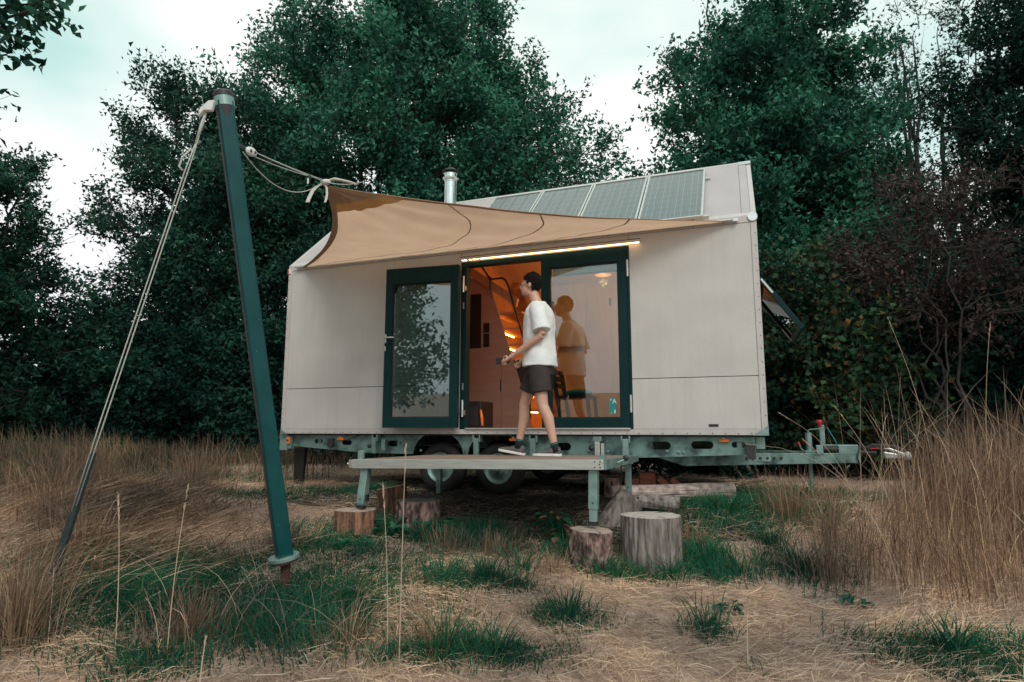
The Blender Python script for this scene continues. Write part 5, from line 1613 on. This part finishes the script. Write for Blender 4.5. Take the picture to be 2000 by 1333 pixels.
# ------------------------------------------------------------------ grasses
def ribbon_blades(name, x, y, h, ang, lean, w, material, rng, z0=None, levels=4, parent=None, kk=True, bend=2.0, side=None, flat=1.0):
    n = len(x)
    z = gz(x, y) - .015 if z0 is None else z0
    f = np.linspace(0, 1, levels)[None, :]
    hx, hy = np.cos(ang), np.sin(ang)
    horiz = (lean * h)[:, None] * f ** bend
    vert = h[:, None] * f * np.sqrt(np.clip(1 - (lean[:, None] * f ** (bend - 1)) ** 2 * .8, .02, 1)) * flat
    px = x[:, None] + hx[:, None] * horiz; py = y[:, None] + hy[:, None] * horiz; pz = z[:, None] + vert
    sa = rng.uniform(0, 6.28, n) if side is None else side
    ww = w[:, None] * np.array([1.0] * (levels - 1) + [0.12])[None, :] * .5
    if levels > 3:
        ww[:, 1:-1] *= .9
    lx, ly = np.cos(sa)[:, None] * ww, np.sin(sa)[:, None] * ww
    a = np.stack([px - lx, py - ly, pz], -1); b = np.stack([px + lx, py + ly, pz], -1)
    v = np.stack([a, b], 2).reshape(n, levels * 2, 3)
    base = (np.arange(n) * levels * 2)[:, None, None]
    k = np.arange(levels - 1)[None, :, None] * 2
    q = (base + k + np.array([0, 1, 3, 2])[None, None, :]).reshape(-1, 4)
    o = np_obj(name, v.reshape(-1, 3), quads=q, material=material, parent=parent)
    return o

CAMX, CAMY = 5.807, -6.741
def in_view(x, y, tmin=1.9, tmax=30, marg=1.2):
    fx_, fy_ = -math.sin(.3587), math.cos(.3587)
    rx_, ry_ = math.cos(.3587), math.sin(.3587)
    t = (x - CAMX) * fx_ + (y - CAMY) * fy_
    s = (x - CAMX) * rx_ + (y - CAMY) * ry_
    return (t > tmin) & (t < tmax) & (np.abs(s) < t * .84 + marg)

def vnoise(x, y, sc, seed=0):
    r = np.random.default_rng(seed)
    tot = np.zeros_like(x)
    for k in range(7):
        a, b, p = r.normal() * sc, r.normal() * sc, r.uniform(0, 6.28)
        tot += np.sin(a * x + b * y + p)
    return tot / 7 * 1.9

def blob(x, y, cx, cy, rx, ry, a=0.0):
    dx, dy = x - cx, y - cy
    u = dx * math.cos(a) + dy * math.sin(a); v = -dx * math.sin(a) + dy * math.cos(a)
    return np.exp(-((u / rx) ** 2 + (v / ry) ** 2))

def scatter(n, x0, x1, y0, y1, rng, dens=None, tmin=1.9, near=True):
    x = rng.uniform(x0, x1, n); y = rng.uniform(y0, y1, n)
    ok = in_view(x, y, tmin)
    x, y = x[ok], y[ok]
    if near:                                # denser close to the lens, thinner far off
        t = np.hypot(x - CAMX, y - CAMY)
        ok = rng.uniform(0, 1, len(x)) < np.clip((4.2 / t) ** 1.6, .05, 1)
        x, y = x[ok], y[ok]
    if dens is not None:
        ok = rng.uniform(0, 1, len(x)) < dens(x, y)
        x, y = x[ok], y[ok]
    return x, y

rg = np.random.default_rng(5)
# how green the turf is at a place
GREENS = [(2.25, -3.1, 1.2, .60, .3), (2.3, -3.75, .75, .45, 0), (3.3, -3.45, .65, .45, .3), (2.5, -2.25, .55, .30, .3), (3.2, -1.45, 1.0, .35, .2), (2.55, -1.45, .5, .3, 0),
          (5.25, -.30, .6, .22, .2), (6.2, .75, .8, .55, .4), (4.1, -1.25, .5, .3, 0), (5.45, -1.35, .35, .25, 0), (5.55, -.55, .5, .25, .3), (4.72, -2.75, .22, .16, 0), (5.5, -2.6, .14, .12, 0),
          (6.15, -1.15, .38, .22, .2), (4.3, -3.55, .45, .18, .4), (5.9, -.2, .55, .35, 0), (6.9, -2.45, .5, .3, 0), (4.05, -2.35, .25, .15, 0), (3.75, -2.55, .25, .18, 0), (0.3, -.7, .6, .3, 0), (1.2, -.2, .7, .3, 0),
          (1.7, -4.4, .6, .35, .3), (-2.5, .6, 1.6, .6, .2), (4.85, -1.75, .30, .14, .2), (2.9, -4.3, .3, .2, 0)]
def greenness(x, y):
    g = np.zeros_like(x)
    for (cx, cy, rx, ry, a) in GREENS:
        g = np.maximum(g, blob(x, y, cx, cy, rx, ry, a))
    g = g * (1.0 + .45 * vnoise(x, y, 5.5, 3)) + .10 * np.clip(vnoise(x, y, 7.5, 8) - .75, 0, 1) * 3
    return np.clip(g, 0, 1)

def under_house(x, y):
    return np.clip((y + .75) * 1.6, 0, 1) * np.clip((x - 1.3) * 1.2, 0, 1) * np.clip((6.0 - x) * 1.5, 0, 1) * np.clip((3.2 - y) * 2, 0, 1)

# 1. straw lying flat
def litter(n, rng):
    x, y = scatter(n, -5, 10, -5.6, 3.5, rng)
    ok = rng.uniform(0, 1, len(x)) < (1.0 - .72 * greenness(x, y)) * (1 - .92 * under_house(x, y))
    x, y = x[ok], y[ok]
    m = len(x)
    main = .5 * vnoise(x, y, .7, 4) * 3.1 + rng.normal(size=m) * .75
    ln = rng.uniform(.05, .24, m) * rng.choice([.6, 1.0, 1.25], m); w = rng.uniform(.0016, .0036, m)
    f = np.array([0, .5, 1.0])[None, :]
    curl = rng.normal(size=m)[:, None] * .35
    dx = np.cos(main[:, None] + curl * f) * ln[:, None] * f; dy = np.sin(main[:, None] + curl * f) * ln[:, None] * f
    px, py = x[:, None] + dx, y[:, None] + dy
    rise = np.abs(rng.normal(size=m)) * .022
    tip = np.clip(rng.normal(size=m) * .03 + .012, 0, .09)
    pz = gz(px, py) + .004 + rise[:, None] * 4 * f * (1 - f) * .8 + tip[:, None] * f ** 2 + rng.uniform(0, .02, m)[:, None]
    ww = w[:, None] * np.array([1, 1, .3])[None, :] * .5
    nx, ny = -np.sin(main)[:, None] * ww, np.cos(main)[:, None] * ww
    a = np.stack([px - nx, py - ny, pz], -1); b = np.stack([px + nx, py + ny, pz + rng.normal(size=(m, 1)) * .0015], -1)
    v = np.stack([a, b], 2).reshape(m, 6, 3)
    base = (np.arange(m) * 6)[:, None, None]; k = np.arange(2)[None, :, None] * 2
    q = (base + k + np.array([0, 1, 3, 2])[None, None, :]).reshape(-1, 4)
    return np_obj('straw_litter', v.reshape(-1, 3), quads=q, material=M_STRAW)
lt = litter(345000, rg)
kind(lt, 'stuff'); lt['label'] = 'trodden pale straw lying over the ground'

# 2. green turf
x, y = scatter(1150000, -5, 10, -5.4, 3.2, rg, lambda x, y: np.clip(greenness(x, y) * 1.15 - .06 + .035 * vnoise(x, y, 9, 51), 0, 1))
m = len(x)
tuft = vnoise(x, y, 3.0, 12)
gg = ribbon_blades('green_grass', x, y, rg.uniform(.05, .17, m) * (1 + .35 * tuft), 1.4 * tuft * 2 + rg.normal(size=m) * 1.1, rg.uniform(.35, 1.0, m), rg.uniform(.0035, .0075, m), M_GREEN, rg, levels=3)
kind(gg, 'stuff'); gg['label'] = 'low green grass round the stumps and the mast'

# 3. standing dry grass
def dryd(x, y):
    d = np.zeros_like(x)
    # the big stand at right, ragged front edge
    fr = (x - 6.28 - .40 * np.clip(y + 1.3, 0, 4) - .12 * vnoise(x, y, 2.2, 15)) * .9
    d = np.maximum(d, np.clip(fr * 2.2, 0, 1) * np.clip((y + 1.75 + .15 * vnoise(x, y, 3, 2)) * 3, 0, 1))
    return d
x, y = scatter(60000, 6.2, 12.5, -2.0, 5.0, rg, lambda x, y: dryd(x, y) * .95, near=True)
m = len(x)
hh = rg.uniform(.40, 1.15, m) * np.clip(.35 + (x - 6.22 - .40 * np.clip(y + 1.3, 0, 4)) * .8, .35, 1) * np.clip(.45 + (y + 1.8) * .55, .45, 1.0)
dg1 = ribbon_blades('tall_dry_grass', x, y, hh, 2.6 * vnoise(x, y, 1.1, 22) + rg.normal(size=m) * 1.0, np.clip(np.abs(rg.normal(size=m)) * .42, .02, 1.0), rg.uniform(.0028, .0058, m), M_DRY, rg, levels=5)
kind(dg1, 'stuff'); dg1['label'] = 'tall dry grass standing at the right'
# far left stand and the laid swaths in front of it
def dryl(x, y):
    edge = np.clip((y + 1.9 + .10 * (x + 4) + .7 * vnoise(x, y, .9, 37)) * .9, 0, 1) * np.clip((-x - .1 + .5 * vnoise(x, y, 1.5, 5)) * 1.0, 0, 1)
    return np.clip(.18 + .75 * vnoise(x, y, 1.2, 31), .04, 1) * edge
x, y = scatter(125000, -14, .4, -2.4, 6.5, rg, lambda x, y: dryl(x, y), near=False, tmin=3)
m = len(x)
hv = np.clip(.55 + .45 * vnoise(x, y, 1.6, 77), .18, 1.15) * np.clip(.45 + (y + 1.9) * .3, .4, 1)
dg2 = ribbon_blades('tall_dry_grass', x, y, rg.uniform(.35, 1.1, m) * hv, 2.4 * vnoise(x, y, .8, 23) + rg.normal(size=m) * .9, np.clip(np.abs(rg.normal(size=m)) * .5, .02, 1.0), rg.uniform(.006, .013, m), M_DRYG, rg, levels=4)
kind(dg2, 'stuff'); dg2['label'] = 'tall dry grass before the left hedgerow'
x, y = scatter(30000, -4.5, 2.2, -4.2, .2, rg, lambda x, y: np.clip(blob(x, y, -.6, -1.9, 1.7, .75, -.35) * 1.3 + blob(x, y, 1.0, -3.3, .9, .5, 0) * .55 + blob(x, y, -2.6, -.9, 1.5, .6, -.2), 0, 1), near=False, tmin=2.4)
m = len(x)
dg3 = ribbon_blades('laid_dry_grass', x, y, rg.uniform(.30, .70, m), .10 + .9 * vnoise(x, y, .8, 45) + rg.normal(size=m) * .5, rg.uniform(.70, 1.03, m), rg.uniform(.006, .012, m), M_LAID, rg, levels=5, bend=1.35, flat=.5)
kind(dg3, 'stuff'); dg3['label'] = 'dry grass laid flat in swaths left of the mast'
# tussocks: bottom left corner, by the stumps, by the foreground stalks
tus = [(2.25, -4.50, .20, 420, .2, .55), (1.75, -4.15, .30, 300, .15, .45), (3.75, -3.75, .22, 160, .12, .34), (4.15, -3.6, .20, 180, .12, .36), (3.45, -1.95, .22, 260, .10, .30), (3.80, -1.75, .25, 300, .1, .28),
       (6.15, -.30, .30, 420, .15, .5), (6.45, -.75, .30, 260, .2, .65), (6.35, -1.25, .28, 240, .2, .6), (4.35, -1.95, .15, 160, .08, .22), (5.3, -1.05, .20, 200, .08, .25), (2.1, -2.4, .3, 220, .1, .3), (.2, -2.9, .35, 240, .2, .55), (-.9, -2.3, .4, 260, .25, .6), (-.2, -1.6, .35, 200, .2, .5), (-1.8, -1.5, .4, 260, .3, .7), (.9, -3.2, .3, 220, .2, .5), (-.4, -.9, .4, 220, .25, .6), (-1.2, -.3, .4, 260, .3, .7), (-2.6, -.6, .5, 300, .3, .8), (2.95, -4.05, .3, 420, .12, .35)]
X, Y, Hh, An = [], [], [], []
for (cx, cy, r, n, h0, h1) in tus:
    a = rg.uniform(0, 6.28, n); q = np.abs(rg.normal(size=n)) * r * .6
    X.append(cx + np.cos(a) * q); Y.append(cy + np.sin(a) * q); Hh.append(rg.uniform(h0, h1, n)); An.append(a + rg.normal(size=n) * .6)
X, Y, Hh, An = map(np.concatenate, (X, Y, Hh, An)); m = len(X)
dg4 = ribbon_blades('dry_tussocks', X, Y, Hh, An, np.clip(np.abs(rg.normal(size=m)) * .5, .03, 1.0), rg.uniform(.002, .0042, m), M_DRY, rg, levels=6)
kind(dg4, 'stuff'); dg4['label'] = 'dry grass tussocks in the foreground and by the stumps'
# long pale stems leaning across the stand and arching low in the foreground
n1, n2 = 190, 46
X = np.concatenate([rg.uniform(6.7, 9.0, n1), rg.normal(3.2, .55, n2)]); Y = np.concatenate([rg.uniform(-1.7, 1.2, n1), rg.normal(-4.0, .22, n2)])
Hh = np.concatenate([rg.uniform(.7, 1.5, n1), rg.uniform(.35, .65, n2)]); An = np.concatenate([rg.choice([2.6, .4], n1) + rg.normal(size=n1) * .6, rg.choice([.5, 2.9], n2) + rg.normal(size=n2) * .5])
Ln = np.concatenate([np.clip(np.abs(rg.normal(size=n1)) * .5, .05, .98), rg.uniform(.75, 1.05, n2)]); m = len(X)
dg5 = ribbon_blades('long_pale_stems', X, Y, Hh, An, Ln, np.where(np.arange(m) < n1, rg.uniform(.0026, .0042, m), rg.uniform(.0018, .003, m)), M_STRAW, rg, levels=8)
kind(dg5, 'stuff'); dg5['label'] = 'long pale stems leaning across the tall grass and the foreground'
# green tufts standing in the straw
tus = [(5.45, -1.30, 150), (5.20, -1.62, 110), (4.72, -1.85, 120), (4.36, -1.62, 110), (6.15, -1.15, 160), (5.95, -.85, 140), (4.70, -2.78, 120), (5.52, -2.58, 60), (3.05, -1.62, 180), (2.0, -2.15, 80), (3.5, -1.30, 160), (5.6, -.30, 200), (6.0, .35, 240), (6.3, .6, 240), (4.28, -3.6, 140), (4.5, -3.5, 90), (3.95, -2.35, 90), (3.72, -2.6, 90), (6.85, -2.4, 120), (4.1, -2.0, 80)]
X, Y, Hh, An = [], [], [], []
for (cx, cy, n) in tus:
    a = rg.uniform(0, 6.28, n); q = np.abs(rg.normal(size=n)) * .09
    X.append(cx + np.cos(a) * q); Y.append(cy + np.sin(a) * q); Hh.append(rg.uniform(.10, .28, n)); An.append(a + rg.normal(size=n) * .5)
X, Y, Hh, An = map(np.concatenate, (X, Y, Hh, An)); m = len(X)
gt = ribbon_blades('green_tufts', X, Y, Hh, An, np.clip(.3 + np.abs(rg.normal(size=m)) * .4, .1, 1.0), rg.uniform(.004, .0085, m), M_GREEN, rg, levels=5)
kind(gt, 'stuff'); gt['label'] = 'tufts of green grass in the straw'

# single seed-headed stalks that stand clear of the rest
def stalk(label, x, y, h, ang, lean, head=.14, thick=.0028):
    z = G(x, y)
    t = thing('grass_stalk', label, 'grass stalk', (x, y, z), 'single dry stalks')
    pts = []
    for i in range(9):
        f = i / 8
        pts.append(Vector((x + math.cos(ang) * lean * h * f * f, y + math.sin(ang) * lean * h * f * f, z - .02 + h * f * math.sqrt(max(.05, 1 - (lean * f) ** 2 * .7)))))
    MB().tube(pts, [thick * (1 - .5 * i / 8) for i in range(9)], 5).build('stem', M_STALK, t)
    d = (pts[-1] - pts[-2]).normalized()
    hd_ = MB()
    for k in range(26):
        s = random.uniform(-.3, .7) * head
        c = pts[-1] + d * s
        o = Vector((random.gauss(0, 1), random.gauss(0, 1), random.gauss(0, 1))).normalized() * .006
        hd_.tube([c, c + d * .022 + o * 1.2], [.0016, .0006], 4)
    hd_.build('seed_head', M_STALK, t)
    return t
stalk('tall thin stalk crossing the deck front beam', 4.12, -3.85, 1.02, 2.0, .06)
stalk('second thin stalk just left of the deck crossing stalk', 4.02, -3.80, .80, 2.6, .10)
stalk('thin upright stalk over the green turf left of the mast foot', 3.02, -4.25, .78, 1.4, .05)
stalk('thin stalk leaning left near the left bottom corner', 2.72, -4.30, .72, 2.7, .22)
stalk('long stalk leaning left before the right grass stand', 6.75, -1.55, 1.15, 2.7, .45)
stalk('long arching stalk under the drawbar at right', 6.75, -.65, 1.10, 2.75, .85)
stalk('leaning stalk rising before the coupling', 6.9, -.9, 1.2, 2.4, .35)
stalk('tall seed stalk topping the right grass stand', 7.35, -.2, 1.75, 2.4, .16)
stalk('tall seed stalk at the right of the grass stand', 7.75, -.1, 1.65, .6, .12)
stalk('bent stalk over the brake damper', 6.75, .3, 1.0, 2.9, .55)
stalk('short dry bud stalk at the bottom edge', 3.42, -4.42, .24, 1.2, .05, .03, .0045)
stalk('pale stalk standing at the bottom right edge', 5.75, -3.05, .30, 1.2, .08, .05, .004)

# broad-leaved weeds
def weed(label, x, y, n, size, h, seed, m=M_WEED, group='broad-leaved weeds'):
    r = random.Random(seed)
    z = G(x, y)
    t = thing('weed_plant', label, 'plant', (x, y, z), group)
    for k in range(n):
        a = r.uniform(0, 6.28); d = r.uniform(.02, .14); hh = r.uniform(.3, 1) * h
        tip = Vector((x + math.cos(a) * d, y + math.sin(a) * d, z + hh))
        stv = MB().tube([Vector((x + math.cos(a) * d * .2, y + math.sin(a) * d * .2, z - .01)), tip], .0025, 4)
        L = size * r.uniform(.7, 1.2); W = L * .38
        dr_ = Vector((math.cos(a), math.sin(a), r.uniform(-.5, .3))).normalized(); sd = dr_.cross(Vector((0, 0, 1))).normalized()
        nm = sd.cross(dr_)
        v = [tip, tip + dr_ * L * .3 + sd * W + nm * .01, tip + dr_ * L * .7 + sd * W * .8, tip + dr_ * L - nm * .02, tip + dr_ * L * .7 - sd * W * .8, tip + dr_ * L * .3 - sd * W + nm * .01, tip + dr_ * L * .5 - nm * .012]
        lf = MB().add(v, [(0, 1, 6), (1, 2, 6), (2, 3, 6), (3, 4, 6), (4, 5, 6), (5, 0, 6)]).build('leaf', m, t)
        lf2 = stv.build('leaf_stalk', M_GREEN, lf)
    return t
weed('low dark green weed before the left deck stump', 2.56, -2.02, 18, .09, .07, 1)
weed('dark green weed between the two left log rounds', 2.66, -1.62, 22, .11, .16, 2)
weed('leafy weed right of the dark barked log round', 3.05, -1.45, 18, .10, .16, 3)
weed('green weed under the deck left of the right deck leg', 4.12, -1.20, 24, .11, .26, 4)
weed('withered brown weed beside the green one under the deck', 4.22, -1.28, 16, .09, .30, 5, M_DRY)
weed('low weed at the foot of the tall grass at right', 6.45, -1.62, 14, .06, .08, 6)
weed('small weed in the straw right of centre', 5.65, -2.25, 12, .06, .07, 7)
